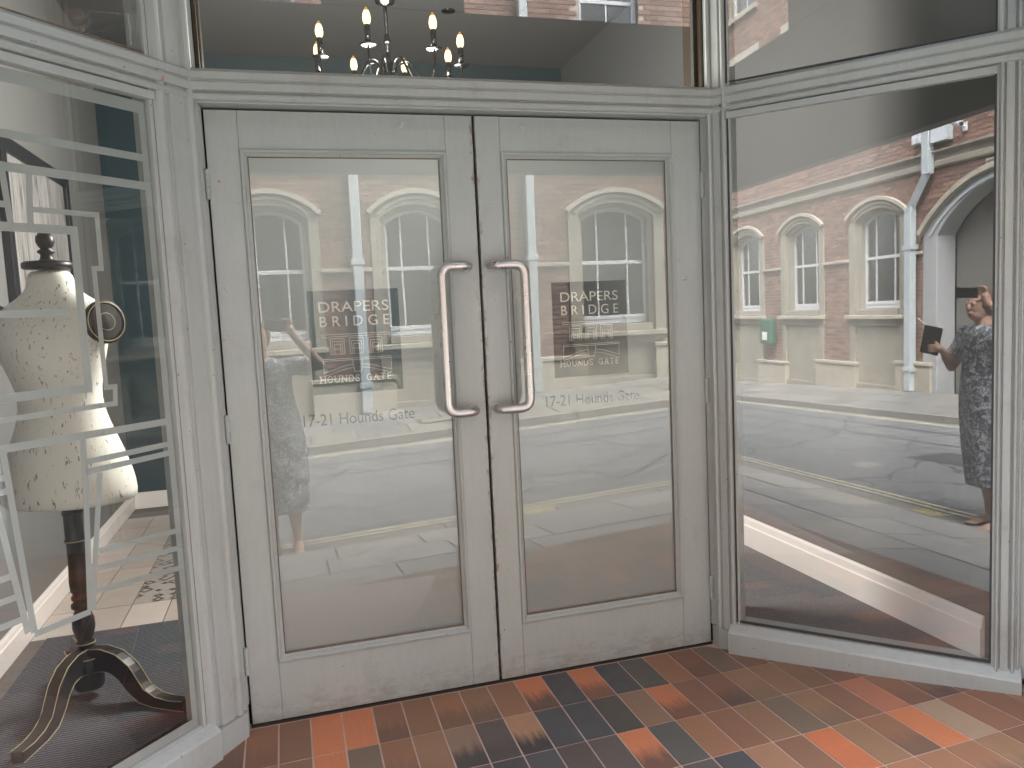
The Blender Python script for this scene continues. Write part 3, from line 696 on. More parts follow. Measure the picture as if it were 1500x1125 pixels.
def door(x0, x1, gx0, gx1, hinge_side, logo, txt, label):
    """x0..x1 leaf; gx0..gx1 visible glass; moulding 0.022 wide round it"""
    t = thing('door_leaf', label, 'door', ((x0+x1)/2, 0.02, 0.005))
    mo = 0.023; z0, z1 = 0.008, 2.138; gz0, gz1 = 0.243, 1.988; T = 0.045
    build(MB().box(x0, 0, z0, gx0-mo, T, z1), 'stile', 'door_paint', t, bevel=0.0025)
    build(MB().box(gx1+mo, 0, z0, x1, T, z1), 'stile', 'door_paint', t, bevel=0.0025)
    build(MB().box(gx0-mo+.0006, 0.0008, gz1+mo, gx1+mo-.0006, T, z1-.0005), 'top_rail', 'door_paint', t, bevel=0.0012)
    build(MB().box(gx0-mo+.0006, 0.0008, z0+.0005, gx1+mo-.0006, T, gz0-mo), 'bottom_rail', 'door_paint', t, bevel=0.0012)
    # moulding frame: mitred bead profile swept round the opening
    A_ = [(gx0-mo, gz0-mo), (gx1+mo, gz0-mo), (gx1+mo, gz1+mo), (gx0-mo, gz1+mo)]
    prof = [(0, .012), (0, -.003), (.003, -.008), (.008, -.009), (.012, -.005), (.013, -.001), (.015, .002), (.018, .002), (.0185, .006), (mo, .010), (mo, .016), (0, .016)]
    vs = []; k = len(prof)
    sg = [(1, 1), (-1, 1), (-1, -1), (1, -1)]
    for (cx, cz), (sx, sz) in zip(A_, sg):
        for (o_, y) in prof: vs.append((cx+sx*o_, y, cz+sz*o_))
    fs = []
    for i in range(4):
        for j in range(k):
            a = i*k+j; b = i*k+(j+1) % k; c = ((i+1) % 4)*k+(j+1) % k; dd = ((i+1) % 4)*k+j; fs.append((a, dd, c, b))
    build(MB().add(vs, fs), 'glazing_bead', 'door_paint', t)
    build(MB().box(gx0-.001, .0115, gz0-.001, gx1+.001, .0135, gz0+.007), 'putty_line', 'putty_brown', t)
    build(MB().box(gx0-.001, .0115, gz0+.008, gx0+.004, .0135, gz1-.005), 'putty_line', 'putty_brown', t)
    build(MB().box(gx1-.004, .0115, gz0+.008, gx1+.001, .0135, gz1-.005), 'putty_line', 'putty_brown', t)
    build(MB().box(gx0-.001, .0115, gz1-.004, gx1+.001, .0135, gz1+.001), 'putty_line', 'putty_brown', t)
    o = build(pane(((gx0-.01, .016), (gx1+.01, .016), gz0-.01, gz1+.01), (0, -1), .006, 'g', 0), 'glass_pane', ['door_glass', 'clear_inner'], t); set_first_face(o)
    lx0, lx1, lz0, lz1 = logo
    tx0, tx1 = txt
    words = rot_text_curve('17-21 Hounds Gate', tx0, tx1, 1.052, 1.094)
    fill_curve([rect(gx0-.008, gz0-.008, gx1+.008, gz1+.008), rect(lx0, lz0, lx1, lz1)]+words, 'frosted_film', 'frosted_film', t, 0.0235)
    w = lx1-lx0
    a = rot_text_curve('DRAPERS', lx0+.115*w, lx0+.885*w, 1.453, 1.490)
    b = rot_text_curve('B R I D G E', lx0+.12*w, lx0+.885*w, 1.402, 1.439)
    fill_curve(a, 'lettering', 'letter_film', t, 0.0245); fill_curve(b, 'lettering', 'letter_film', t, 0.0245)
    lines_mesh(serif_word('HOUNDS GATE', lx0+.09*w, lx0+.88*w, 1.204, 1.226), 0.0032, 0.0245, t, 'lettering', 'letter_film')
    # line drawing of the bridge building
    S = []
    def R_(a0, c0, a1, c1): S.extend([((a0, c0), (a1, c0)), ((a1, c0), (a1, c1)), ((a1, c1), (a0, c1)), ((a0, c1), (a0, c0))])
    X0, X1 = lx0+.13*w, lx0+.88*w
    R_(X0, 1.366, X1, 1.374)
    for kx in (.22, .5, .78):
        cx = X0+(X1-X0)*kx
        for q, h in ((.024, .056), (.017, .046), (.010, .036)): R_(cx-q, 1.303, cx+q, 1.303+h)
        S.append(((cx-.014, 1.322), (cx+.014, 1.322)))
    R_(X0, 1.281, X1, 1.287)
    cx = (X0+X1)/2
    S += [((cx-.018, 1.281), (cx-.012, 1.238)), ((cx+.018, 1.281), (cx+.012, 1.238)), ((cx-.012, 1.238), (cx+.012, 1.238))]
    for sgn in (-1, 1):
        pts = [(cx+sgn*(.018+(X1-cx-.018)*u), 1.252+.012*sin(pi*(.5+u*.9))) for u in [i/8 for i in range(9)]]
        pts2 = [(px, pz-.012) for px, pz in pts]
        S += list(zip(pts[:-1], pts[1:]))+list(zip(pts2[:-1], pts2[1:]))
        S.append(((cx+sgn*(X1-cx), 1.281), (cx+sgn*(X1-cx), 1.235)))
    lines_mesh(S, 0.0016, 0.0245, t, 'bridge_drawing', 'letter_film')
    # hinges
    hx = x0-0.004 if hinge_side < 0 else x1+0.004
    for hz in (1.893, 1.07, 0.245):
        h = MB()
        for i in range(5): h.lathe([(.0080, 0), (.0092, .001), (.0092, .0180), (.0080, .0195)], (hx, -0.006, hz-.05+i*.02), 10)
        build(h, 'hinge', 'door_paint', t, smooth=False)
    return t
dl_ = door(-0.916, -0.005, -0.789, -0.131, -1, (-0.626, -0.306, 1.163, 1.530), (-0.667, -0.271),
           'left grey door leaf with frosted glass, hinged beside the dressmaker mannequin window')
dr_ = door(0.005, 0.918, 0.120, 0.770, 1, (0.281, 0.592, 1.162, 1.529), (0.241, 0.634),
           'right grey door leaf with frosted glass, hinged beside the carpeted display window')
# dark rebate behind the meeting gap and round the leaves
build(MB().box(-0.02, 0.030, 0.01, 0.02, 0.060, 2.14), 'rebate', 'dark_gap', front)
build(MB().box(-0.935, 0.046, 0.01, -0.90, 0.06, 2.14), 'rebate', 'dark_gap', front)
build(MB().box(0.90, 0.046, 0.01, 0.935, 0.06, 2.14), 'rebate', 'dark_gap', front)
build(MB().box(-0.93, 0.046, 2.10, 0.93, 0.06, 2.16), 'rebate', 'dark_gap', front)
def arc_pts(pts, r=0.03, n=6):
    P = [Vector(p) for p in pts]; out = [P[0]]
    for i in range(1, len(P)-1):
        a = (P[i-1]-P[i]).normalized(); b = (P[i+1]-P[i]).normalized(); p0 = P[i]+a*r; p1 = P[i]+b*r
        for k in range(n+1):
            t = k/n; out.append(p0*(1-t)**2+P[i]*2*t*(1-t)+p1*t*t)
    out.append(P[-1]); return out
def handle(mx, bx, parent, label=None):
    pts = arc_pts([(mx, .0, 1.597), (mx, -.062, 1.597), (bx, -.066, 1.597), (bx, -.066, 1.068), (mx, -.062, 1.068), (mx, .0, 1.068)], 0.040, 8)
    h = build(MB().tube(pts, 0.0175, 18), 'pull_handle', 'brushed_steel', parent, smooth=True)
    for z in (1.597, 1.068):
        build(MB().lathe([(.021, 0), (.021, .004), (.0185, .006)], (mx, 0, z), 16, (0, -1, 0)), 'handle_rose', 'brushed_steel', h, smooth=False)
    return h
handle(-0.054, -0.160, dl_); handle(0.036, 0.150, dr_)
for px, pz, par in ((-0.264, 2.098, dl_), (0.186, 2.103, dr_)):
    mb = MB().box(px-.008, -.004, pz-.010, px+.008, 0, pz+.010).tube([(px, -.004, pz+.002), (px, -.014, pz), (px, -.016, pz+.008)], .003, 6)
    build(mb, 'small_hook', 'pipe_paint', par)
# rust freckles beside the gap
for (rx, rz, rr) in ((-0.030, 1.115, .006), (-0.022, 1.117, .004), (0.001-.03, .90, .003), (-.016, .3, .003), (.02, .12, .006), (0.038, 1.07, .004)):
    pass

# ------------------------------------------------------------------ lobby tiles
def clip_poly(poly, a, b, c):   # keep a*x+b*y+c>=0
    out = []
    for i in range(len(poly)):
        p, q = poly[i], poly[(i+1) % len(poly)]
        dp, dq = a*p[0]+b*p[1]+c, a*q[0]+b*q[1]+c
        if dp >= 0: out.append(p)
        if dp*dq < 0:
            t = dp/(dp-dq); out.append((p[0]+(q[0]-p[0])*t, p[1]+(q[1]-p[1])*t))
    return out
lob = [LP(.99, .03), (-0.95, -0.0), (0.95, 0.0), RP(.99, .03), (1.665, -0.83), (1.665, -1.36), (-1.71, -1.36), (-1.71, -.83)]
lf = build(MB().prism([(-0.99, 0.10), (0.99, 0.10), (1.66, -.70), (1.70, -1.36), (-1.75, -1.36), (-1.70, -.70)], -0.3, -0.020), 'entrance_floor', 'grout', kind='structure')
# grout bed follows the floor: fine grid
mb = MB(); nx, ny = 24, 12
for j in range(ny+1):
    for i in range(nx+1):
        x = -1.72+3.42*i/nx; y = 0.03-1.39*j/ny; mb.v.append((x, y, gz(x, y)-0.0022))
for j in range(ny):
    for i in range(nx): a = j*(nx+1)+i; mb.f.append((a, a+nx+1, a+nx+2, a+1))
build(mb, 'grout_bed', 'grout', lf)
TW, TL = 0.1093, 0.2425
def inside_lobby(poly):
    p = clip_poly(poly, 0, -1, 0.02)
    # right: keep lobby side of RW line
    ox, oy = RP(0, .004); p = clip_poly(p, RN[0], RN[1], -(RN[0]*ox+RN[1]*oy)) if p else p
    ox, oy = LP(0, .004); p = clip_poly(p, LN[0], LN[1], -(LN[0]*ox+LN[1]*oy)) if p else p
    p = clip_poly(p, -1, 0, 1.664) if p else p
    p = clip_poly(p, 1, 0, 1.709) if p else p
    return p
BR = [(0.225, 0.112, 0.066), (0.20, 0.100, 0.062), (0.245, 0.122, 0.070), (0.21, 0.117, 0.070), (0.18, 0.094, 0.062), (0.225, 0.130, 0.076)]
OR = (0.44, 0.155, 0.075); DK = (0.060, 0.060, 0.064); GB = (0.145, 0.105, 0.075)
special = {}
# (row, col): colour ; columns counted from the meeting gap (col 0 = x 0.047..0.156)
def sp(r, c, col, al=0.0): special[(r, c)] = (*col, al)
sp(0, 1-1, OR, .85); sp(0, 1, DK); sp(0, 2, OR, .7); sp(0, 3, DK); sp(0, 4, (0.085, .078, .068)); sp(0, -7, OR, .0); sp(0, -6, OR, .0); sp(0, -8, BR[4]); sp(0, 7, GB)
sp(1, -1, (.30, .17, .10), 1.0); sp(1, 0, DK); sp(1, 1, DK); sp(1, 2, (.07, .062, .056), .3); sp(1, -2, (.085, .07, .062), .6); sp(1, -3, (.20, .13, .09), 1.0); sp(1, -6, GB); sp(1, -7, OR, .3); sp(1, 3, (.20, .12, .08))
sp(2, -2, (.05, .05, .052)); sp(2, -1, DK); sp(2, 0, (.075, .06, .055)); sp(2, 1, (.085, .072, .062)); sp(2, 2, OR, .8); sp(2, 3, (.085, .08, .072)); sp(2, -3, (.09, .065, .06)); sp(2, 6, BR[3]); sp(2, 7, GB)
sp(3, 5, (.28, .15, .09)); sp(3, 7, (.44, .135, .06), .15); sp(3, 8, BR[5]); sp(2, 10, (.33, .13, .08)); sp(3, 10, (.42, .15, .07), .0); sp(3, 11, (.30, .21, .145)); sp(3, 4, DK); sp(3, 3, (.08, .07, .065))
sp(2, 9, BR[1]); sp(4, 3, (.42, .15, .07), .5); sp(4, 9, BR[2])
for r in range(0, 6):
    for c in range(-16, 16):
        X0 = 0.047+c*TW; Y1 = -0.012-r*TL; Y0 = Y1-TL
        g = 0.0030
        poly = inside_lobby([(X0+g, Y0+g), (X0+TW-g, Y0+g), (X0+TW-g, Y1-g), (X0+g, Y1-g)])
        if len(poly) < 3: continue
        ar = abs(sum(poly[i][0]*poly[(i+1) % len(poly)][1]-poly[(i+1) % len(poly)][0]*poly[i][1] for i in range(len(poly))))/2
        if ar < 2e-5: continue
        col = special.get((r, c))
        if col is None:
            b = random.choice(BR); k = random.uniform(.9, 1.12); al = random.choice([0, 0, .2, .3, .45, .6])
            if random.random() < .015: b, al = OR, random.choice([.2, .7])
            col = (b[0]*k, b[1]*k, b[2]*k, al)
        dz = random.uniform(-.0004, .0004)
        mb = MB().prism(poly, lambda x, y: gz(x, y)-.008, lambda x, y: gz(x, y)+dz)
        build(mb, 'tile', 'quarry_tile', lf, col=col, bevel=0, own_origin=(X0+TW/2, (Y0+Y1)/2, gz(X0, Y0)))
# step edge strip
build(MB().box(-0.92, -0.004, -.02, 0.92, 0.06, 0.0035), 'threshold', 'dark_gap', front)

# ------------------------------------------------------------------ shop interior
inner = [(-1.87, 3.35), (1.60, 3.35), (1.60, -0.66), RP(0.85, -.05), RP(0.02, -.05), (1.0, 0.065), (-1.0, 0.065), LP(0.02, -.05), LP(0.85, -.05), (-1.87, -0.72)]
sf = build(MB().prism(inner, -0.05, ZF-0.003), 'shop_floor', 'interior_grout', kind='structure')
build(MB().box(-1.98, -0.86, -0.05, -1.87, 3.35, ZC), 'wall_left', 'warm_grey_wall', kind='structure')
build(MB().box(1.60, -0.78, -0.05, 1.75, 3.35, ZC), 'wall_right', 'cool_grey_wall', kind='structure')
build(MB().box(-1.98, 3.35, -0.05, 1.75, 3.47, ZC), 'wall_back', 'teal_wall', kind='structure')
build(MB().box(-1.98, -0.02, ZC, 1.75, 3.47, ZC+.1), 'ceiling', 'ceiling_grey', kind='structure')
build(MB().prism([(-1.98, -0.86), LP(.99, -.06), LP(0, -.06), (-1.02, -0.022), (-1.98, -.022)], ZC, ZC+.1), 'ceiling_bay', 'ceiling_grey', kind='structure')
build(MB().prism([(1.75, -0.80), RP(.95, -.06), RP(0, -.06), (1.0, -0.022), (1.75, -.022)], ZC, ZC+.1), 'ceiling_bay', 'ceiling_grey', kind='structure')
# skirtings
def skirt(name, p, q, n, z0, h=.125):
    prof = [(0, z0), (.018, z0), (.018, z0+h-.03), (.012, z0+h-.02), (.012, z0+h-.008), (.006, z0+h), (0, z0+h)]
    return build(MB().sweep([p, q], prof), name, 'white_skirting', kind='structure')
skirt('skirting_right', (1.6295, -0.66), (1.6295, 3.349), 0, ZF) if False else None
mb = MB().add([(x, y, z) for y in (-0.705, 3.345) for x, z in ((1.5995, ZF), (1.578, ZF), (1.578, ZF+.115), (1.584, ZF+.120), (1.586, ZF+.150), (1.592, ZF+.160), (1.5995, ZF+.160))],
         [tuple(range(7)), tuple(range(7, 14))[::-1]]+[(i, i+7, (i+1) % 7+7, (i+1) % 7) for i in range(7)])
build(mb, 'skirting_right', 'white_skirting', kind='structure')
mb = MB().add([(x, y, z) for y in (-0.72, 3.345) for x, z in ((-1.8695, ZF), (-1.85, ZF), (-1.85, ZF+.085), (-1.855, ZF+.09), (-1.857, ZF+.105), (-1.862, ZF+.115), (-1.8695, ZF+.115))],
         [tuple(range(7))[::-1], tuple(range(7, 14))]+[(i, (i+1) % 7, (i+1) % 7+7, i+7) for i in range(7)])
build(mb, 'skirting_left', 'white_skirting', kind='structure')
build(MB().box(-1.849, 3.330, ZF, 1.577, 3.3495, ZF+.12), 'skirting_back', 'white_skirting', kind='structure', bevel=0.003)
# plank tiles and patterned tiles on the left
for i in range(7):
    for j in range(8):
        x0 = -1.85+i*0.175; y0 = 0.87+j*0.31
        if y0+.31 > 3.33: continue
        k = random.uniform(.85, 1.1); pat = (i in (2, 3, 4)) and 1 <= j <= 5
        sh = 0
        mb = MB().box(x0+.003, y0+.003, ZF-.004, x0+.172, y0+.307, ZF+.001)
        build(mb, 'pattern_tile' if pat and i >= 2 else 'plank_tile', 'pattern_tile' if pat and i >= 2 else 'plank_tile', sf, col=(.46*k, .40*k, .365*k, 1), own_origin=(x0, y0, ZF))
tag(build(MB().prism([(-1.78, .86), (-.95, .86), (-.95, .07), (-1.03, .07), LP(.03, -.04), LP(.83, -.04), (-1.78, -.80)], ZF, ZF+.009), 'ribbed_mat', 'ribbed_mat'),
    'dark ribbed mat under the mannequin in the left window', 'mat')
tag(build(MB().prism([(-.62, 3.3), (1.577, 3.3), (1.577, -.64), RP(.85, -.02), RP(.03, -.02), (1.03, .07), (-.62, .07)], ZF, ZF+.007), 'carpet', 'carpet_pile'),
    'dark grey flecked carpet inside the right display window', 'carpet')

# picture on left wall
pic = thing('picture', 'large black framed picture of a pale feather on the wall behind the mannequin', 'picture', (-1.87, 1.7, 1.0))
py0, py1, pz0, pz1, bw = 1.13, 2.25, 0.95, 2.31, 0.065
for (a, b, c, e) in ((py0, py0+bw, pz0, pz1), (py1-bw, py1, pz0, pz1)):
    build(MB().box(-1.868, a, c, -1.835, b, e), 'frame_bar', 'picture_black', pic, bevel=.003)
for (c, e) in ((pz0, pz0+bw), (pz1-bw, pz1)):
    build(MB().box(-1.868, py0+bw, c, -1.835, py1-bw, e), 'frame_bar', 'picture_black', pic, bevel=.003)
build(MB().box(-1.868, py0+bw, pz0+bw, -1.855, py1-bw, pz1-bw), 'print', 'feather_print', pic)

# ceiling downlight
dlg = thing('downlight', 'small round chrome downlight in the shop ceiling', 'downlight', (0.45, 2.3, ZC))
build(MB().lathe([(.045, 0), (.045, -.006), (.032, -.008), (.030, -.002)], (0.45, 2.3, ZC), 20), 'ring', 'chrome', dlg, smooth=True)

# ------------------------------------------------------------------ chandelier
ccx, ccy = -0.18, 0.78
ch = thing('chandelier', 'chrome chandelier with lit candle bulbs hanging above the doors inside', 'chandelier', (ccx, ccy, ZC))
build(MB().tube([(ccx, ccy, ZC), (ccx, ccy, 2.50)], .0085, 10), 'rod', 'chrome', ch, smooth=True)
build(MB().lathe([(.05, ZC-.03), (.06, ZC-.02), (.06, ZC-.001)], (ccx, ccy, 0), 20), 'ceiling_rose', 'chrome', ch, smooth=True)
build(MB().lathe([(.010, 2.80), (.020, 2.805), (.042, 2.815), (.045, 2.822), (.040, 2.828), (.018, 2.834), (.014, 2.86), (.02, 2.87), (.010, 2.88)], (ccx, ccy, 0), 18), 'collar', 'chrome', ch, smooth=True)
build(MB().lathe([(.009, 2.64), (.016, 2.645), (.017, 2.655), (.012, 2.66), (.012, 2.675), (.009, 2.68)], (ccx, ccy, 0), 14), 'knop', 'chrome', ch, smooth=True)
build(MB().lathe([(.005, 2.36), (.02, 2.37), (.03, 2.39), (.02, 2.41), (.045, 2.43), (.055, 2.46), (.04, 2.50), (.02, 2.52), (.030, 2.545), (.014, 2.565), (.010, 2.60)], (ccx, ccy, 0), 20), 'hub', 'chrome', ch, smooth=True)
RR = 0.325
pos8 = [radians(a) for a in (202, 248, 298, 345, 22, 68, 112, 157)]
for a in pos8:
    dx, dy = cos(a), sin(a)
    def P_(r, z): return (ccx+dx*r, ccy+dy*r, z)
    zt = 2.530
    arm = [P_(.025, 2.50), P_(.05, 2.555), P_(.09, 2.56), P_(.125, 2.515), P_(.165, 2.44), P_(.23, 2.385), P_(.28, 2.40), P_(.315, 2.44), P_(RR, 2.49), P_(RR, zt)]
    from mathutils import geometry
    pts = []
    AV = [Vector(p) for p in arm]
    for i in range(len(AV)-1):
        p0, p1, p2, p3 = AV[max(i-1, 0)], AV[i], AV[i+1], AV[min(i+2, len(AV)-1)]
        for k in range(4):
            t = k/4; pts.append(0.5*((2*p1)+(p2-p0)*t+(2*p0-5*p1+4*p2-p3)*t*t+(3*p1-p0-3*p2+p3)*t**3))
    pts.append(AV[-1])
    ar = build(MB().tube(pts, .0052, 8), 'arm', 'chrome', ch, smooth=True)
    build(MB().lathe([(.006, zt-.008), (.028, zt-.004), (.034, zt), (.035, zt+.003), (.02, zt+.004), (.014, zt+.010)], P_(RR, 0)[:2]+(0,), 18), 'drip_tray', 'chrome', ar, smooth=True)
    build(MB().lathe([(.0125, zt+.004), (.0125, zt+.078), (.010, zt+.080)], P_(RR, 0)[:2]+(0,), 14), 'candle_tube', 'chrome', ar, smooth=True)
    zb = zt+.080
    o = build(MB().lathe([(.010, zb), (.0155, zb+.012), (.0170, zb+.025), (.0150, zb+.040), (.0105, zb+.053), (.005, zb+.064), (.001, zb+.070)], P_(RR, 0)[:2]+(0,), 14), 'candle_bulb', ['bulb_glow', 'bulb_tip'], ar, smooth=True)
    for p in o.data.polygons:
        p.material_index = 1 if p.index >= 14*4 else 0
cl = bpy.data.lights.new('chandelier_light', 'POINT'); cl.energy = 32; cl.color = (1, 0.95, 0.88); cl.shadow_soft_size = 0.36
clo = bpy.data.objects.new('chandelier_light', cl); COL.objects.link(clo); clo.location = (0, 0, 2.2-ZC); clo.parent = ch

# ------------------------------------------------------------------ mannequin
mx_, my_ = -1.468, 0.20
mn = thing('mannequin', 'cream crackled dressmaker mannequin on a dark tripod stand in the left window', 'mannequin', (mx_, my_, ZF))
secs = [(0, 0, .835, .215, .150), (0, 0, .84, .232, .168), (0, 0, .90, .229, .170), (0, 0, .96, .212, .160), (0, 0, 1.03, .188, .146), (0, 0, 1.10, .158, .125), (0, 0, 1.17, .139, .108),
        (0, -.003, 1.23, .138, .108), (0, -.010, 1.30, .160, .122), (0, -.018, 1.36, .182, .132), (0, -.014, 1.42, .196, .126), (0, -.004, 1.46, .203, .112), (0, .004, 1.495, .196, .099), (0, .008, 1.525, .166, .086),
        (0, .010, 1.55, .115, .074), (0, .010, 1.575, .086, .068), (0, .008, 1.60, .074, .066), (0, .006, 1.645, .070, .065)]
rz = radians(-22)
mb = MB().loft([(a, b, c-ZF, e, f) for a, b, c, e, f in secs], 32)
for i, (x, y, z) in enumerate(mb.v):
    mb.v[i] = (x*cos(rz)-y*sin(rz), x*sin(rz)+y*cos(rz), z)
tor = build(mb, 'torso', 'cream_crackle', mn, smooth=True, local=True, sub=1)
def mlathe(prof, nm, mat, n=20, axis=None, at=(0, 0, 0), sm=True):
    return build(MB().lathe([(r, z-ZF if axis is None else z) for r, z in prof], at, n, axis), nm, mat, mn, smooth=sm, local=True)
mlathe([(.073, 1.644), (.078, 1.648), (.078, 1.662), (.072, 1.668), (.03, 1.669), (.024, 1.675)], 'neck_cap', 'dark_wood', 28)
mlathe([(.026, 1.669), (.020, 1.680), (.018, 1.692), (.027, 1.700), (.027, 1.704), (.016, 1.712), (.022, 1.718), (.029, 1.735), (.028, 1.752), (.018, 1.766), (.004, 1.771)], 'finial', 'dark_wood', 20)
for sgn in (1, -1):
    ax = Vector((cos(rz)*sgn, sin(rz)*sgn-.55, .12)).normalized()
    c = Vector((cos(rz)*sgn*.190, sin(rz)*sgn*.180-.022, 1.455-ZF))
    dd = build(MB().lathe([(.060, -.03), (.074, .0), (.074, .009), (.067, .014), (.062, .010), (.057, .013), (.030, .014), (.026, .018), (.006, .019)], c, 26, ax), 'arm_disc', 'dark_wood', mn, smooth=False, local=True)
    build(ring_tube(c+ax*.0138, .0655, .0016, ax), 'rim', 'gilt', dd, local=True)
    build(ring_tube(c+ax*.0150, .0290, .0014, ax), 'rim', 'gilt', dd, local=True)
post = mlathe([(.030, .835), (.032, .80), (.034, .80), (.034, .792), (.031, .79), (.031, .705), (.034, .70), (.034, .694), (.029, .69), (.030, .60), (.033, .55), (.031, .515), (.024, .505), (.031, .495), (.031, .485), (.023, .478),
        (.034, .468), (.034, .455), (.024, .448), (.028, .435), (.036, .41), (.037, .38), (.030, .35), (.024, .335), (.032, .328), (.032, .322), (.026, .318), (.032, .305), (.042, .292), (.060, .282), (.062, .274), (.052, .268)], 'post', 'dark_wood', 22)
mlathe([(.050, .270), (.052, .262), (.050, .17), (.046, .16), (.02, .155)], 'hub', 'dark_wood', 24)
for r_, z_ in ((.062, .278), (.0325, .325), (.0345, .697)): build(ring_tube((0, 0, z_-ZF), r_, .0018, (0, 0, 1)), 'gilt_ring', 'gilt', mn, local=True)
for ang in (-34, -106, 112):
    a = radians(ang); dx, dy = cos(a), sin(a); nx_, ny_ = -dy, dx
    cen = [(.035, .150), (.085, .158), (.135, .150), (.18, .120), (.21, .080), (.245, .045), (.30, .027), (.36, .022), (.42, .024)]
    hh = [.085, .080, .076, .074, .070, .058, .044, .038, .042]
    top = []; bot = []
    mb = MB(); ring = []
    n = len(cen)
    for i, ((r, z), h) in enumerate(zip(cen, hh)):
        r0_, z0_ = cen[max(0, i-1)]; r1_, z1_ = cen[min(n-1, i+1)]
        tx, tz = r1_-r0_, z1_-z0_; L = sqrt(tx*tx+tz*tz); px_, pz_ = -tz/L, tx/L
        th = .021
        pts = [(r+px_*h/2, z+pz_*h/2), (r-px_*h/2, z-pz_*h/2)]
        pts = [(q[0], max(q[1], 0.009)) for q in pts]
        top.append(pts[0]); bot.append(pts[1])
        for s_ in (1, -1):
            for q in (pts if s_ > 0 else pts[::-1]):
                mb.v.append((dx*q[0]+nx_*th*s_, dy*q[0]+ny_*th*s_, q[1]))
    for i in range(n-1):
        for k in range(4): aa = i*4+k; bb = i*4+(k+1) % 4; mb.f.append((aa, bb, bb+4, aa+4))
    mb.f += [(0, 3, 2, 1), tuple(range((n-1)*4, n*4))]
    lg = build(mb, 'leg', 'dark_wood', mn, local=True, sub=1, bevel=.004)
    for edge in (top, bot):
        for s_ in (1, -1):
            build(MB().tube([(dx*q[0]+nx_*(.020)*s_, dy*q[0]+ny_*.020*s_, q[1]) for q in edge], .0016, 6), 'gilt_edge', 'gilt', lg, smooth=True, local=True)

# ------------------------------------------------------------------ street: pavements, kerbs, road, lines
KY = -3.06     # near kerb
FY = -7.22     # far kerb
XA, XB = -24.0, 16.0
def sheet(name, x0, x1, y0, y1, f, mat, kind=None, n=10, parent=None, th=0.3):
    mb = MB(); 
    for i in range(n+1):
        x = x0+(x1-x0)*i/n
        for y in (y0, y1): mb.v.append((x, y, f(x, y)))
        for y in (y0, y1): mb.v.append((x, y, f(x, y)-th))
    for i in range(n):
        a = i*4; b = a+4
        mb.f += [(a, b, b+1, a+1), (a+2, a+3, b+3, b+2), (a, a+2, b+2, b), (a+1, b+1, b+3, a+3)]
    mb.f += [(0, 1, 3, 2), (n*4, n*4+2, n*4+3, n*4+1)]
    return build(mb, name, mat, parent, kind)
g_road = lambda x, y: gr(x)-0.240+0.02*sin(pi*(KY-y)/(KY-FY))
def g_near(x, y):
    t = min(1, max(0, (-1.36-y)/(-1.36-KY))); return gr(x)*1.0-0.03*(1-t)-0.235*t
def g_far(x, y):
    t = min(1, max(0, (FY-y)/(FY-YB))); return gr(x)-0.150+0.115*t
build(MB().box(-260, -260, -16, 260, 260, -14), 'ground', 'joint_dark', kind='structure')
sheet('road', XA, XB, FY, KY, g_road, 'asphalt', 'structure', 40) if False else None
mb = MB(); NX, NY = 40, 10
for i in range(NX+1):
    for j in range(NY+1):
        x = XA+(XB-XA)*i/NX; y = KY+(FY-KY)*j/NY; mb.v.append((x, y, g_road(x, y)))
for i in range(NX):
    for j in range(NY): a = i*(NY+1)+j; mb.f.append((a, a+1, a+NY+2, a+NY+1))
road = build(mb, 'road', 'asphalt', kind='structure')
near = sheet('pavement_near', XA, XB, KY+.012, -1.352, lambda x, y: g_near(x, y)-.012, 'joint_dark', 'structure', 40)
far = sheet('pavement_far', XA, XB, YB+0.05, FY-.012, lambda x, y: g_far(x, y)-.012, 'joint_dark', 'structure', 40)
def slabs(parent, rows, f, xr, tone=1.0):
    for (ya, yb, w0) in rows:
        x = xr[0]+random.uniform(0, .4)
        while x < xr[1]:
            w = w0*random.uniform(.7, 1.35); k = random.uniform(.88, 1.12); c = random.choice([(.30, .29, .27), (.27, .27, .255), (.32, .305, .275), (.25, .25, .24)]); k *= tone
            dz = random.uniform(-.002, .003)
            mb = MB().prism([(x+.007, yb+.007), (x+w-.007, yb+.007), (x+w-.007, ya-.007), (x+.007, ya-.007)], lambda X, Y: f(X, Y)-.03, lambda X, Y: f(X, Y)+dz)
            build(mb, 'slab', 'slab_stone', parent, col=(c[0]*k, c[1]*k, c[2]*k, 1))
            x += w
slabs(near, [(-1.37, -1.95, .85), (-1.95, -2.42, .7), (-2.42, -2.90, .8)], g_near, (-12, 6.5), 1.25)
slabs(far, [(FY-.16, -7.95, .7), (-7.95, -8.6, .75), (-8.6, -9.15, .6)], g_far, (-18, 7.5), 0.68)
x = -16.0
while x < 9:
    build(MB().prism([(x+.003, KY), (x+.90, KY), (x+.90, KY+.155), (x+.003, KY+.155)], lambda X, Y: gr(X)-.5, lambda X, Y: gr(X)-.221), 'kerb_stone', 'kerb_stone', near, bevel=0)
    build(MB().prism([(x+.003, FY-.155), (x+.90, FY-.155), (x+.90, FY), (x+.003, FY)], lambda X, Y: gr(X)-.5, lambda X, Y: gr(X)-.140), 'kerb_stone', 'kerb_stone', far, bevel=0)
    x += .91
def line_strip(parent, y0, y1, name='painted_line', x0=XA, x1=XB, mat='yellow_line'):
    mb = MB(); n = 60
    for i in range(n+1):
        X = x0+(x1-x0)*i/n; w = .006*sin(i*1.7)
        mb.v += [(X, y0+w, g_road(X, y0)+.004), (X, y1+w, g_road(X, y1)+.004)]
    for i in range(n): a = 2*i; mb.f.append((a, a+1, a+3, a+2))
    return build(mb, name, mat, parent)
line_strip(road, KY-.09, KY-.125); line_strip(road, KY-.17, KY-.205)
line_strip(road, FY+.19, FY+.245); line_strip(road, FY+.29, FY+.325)
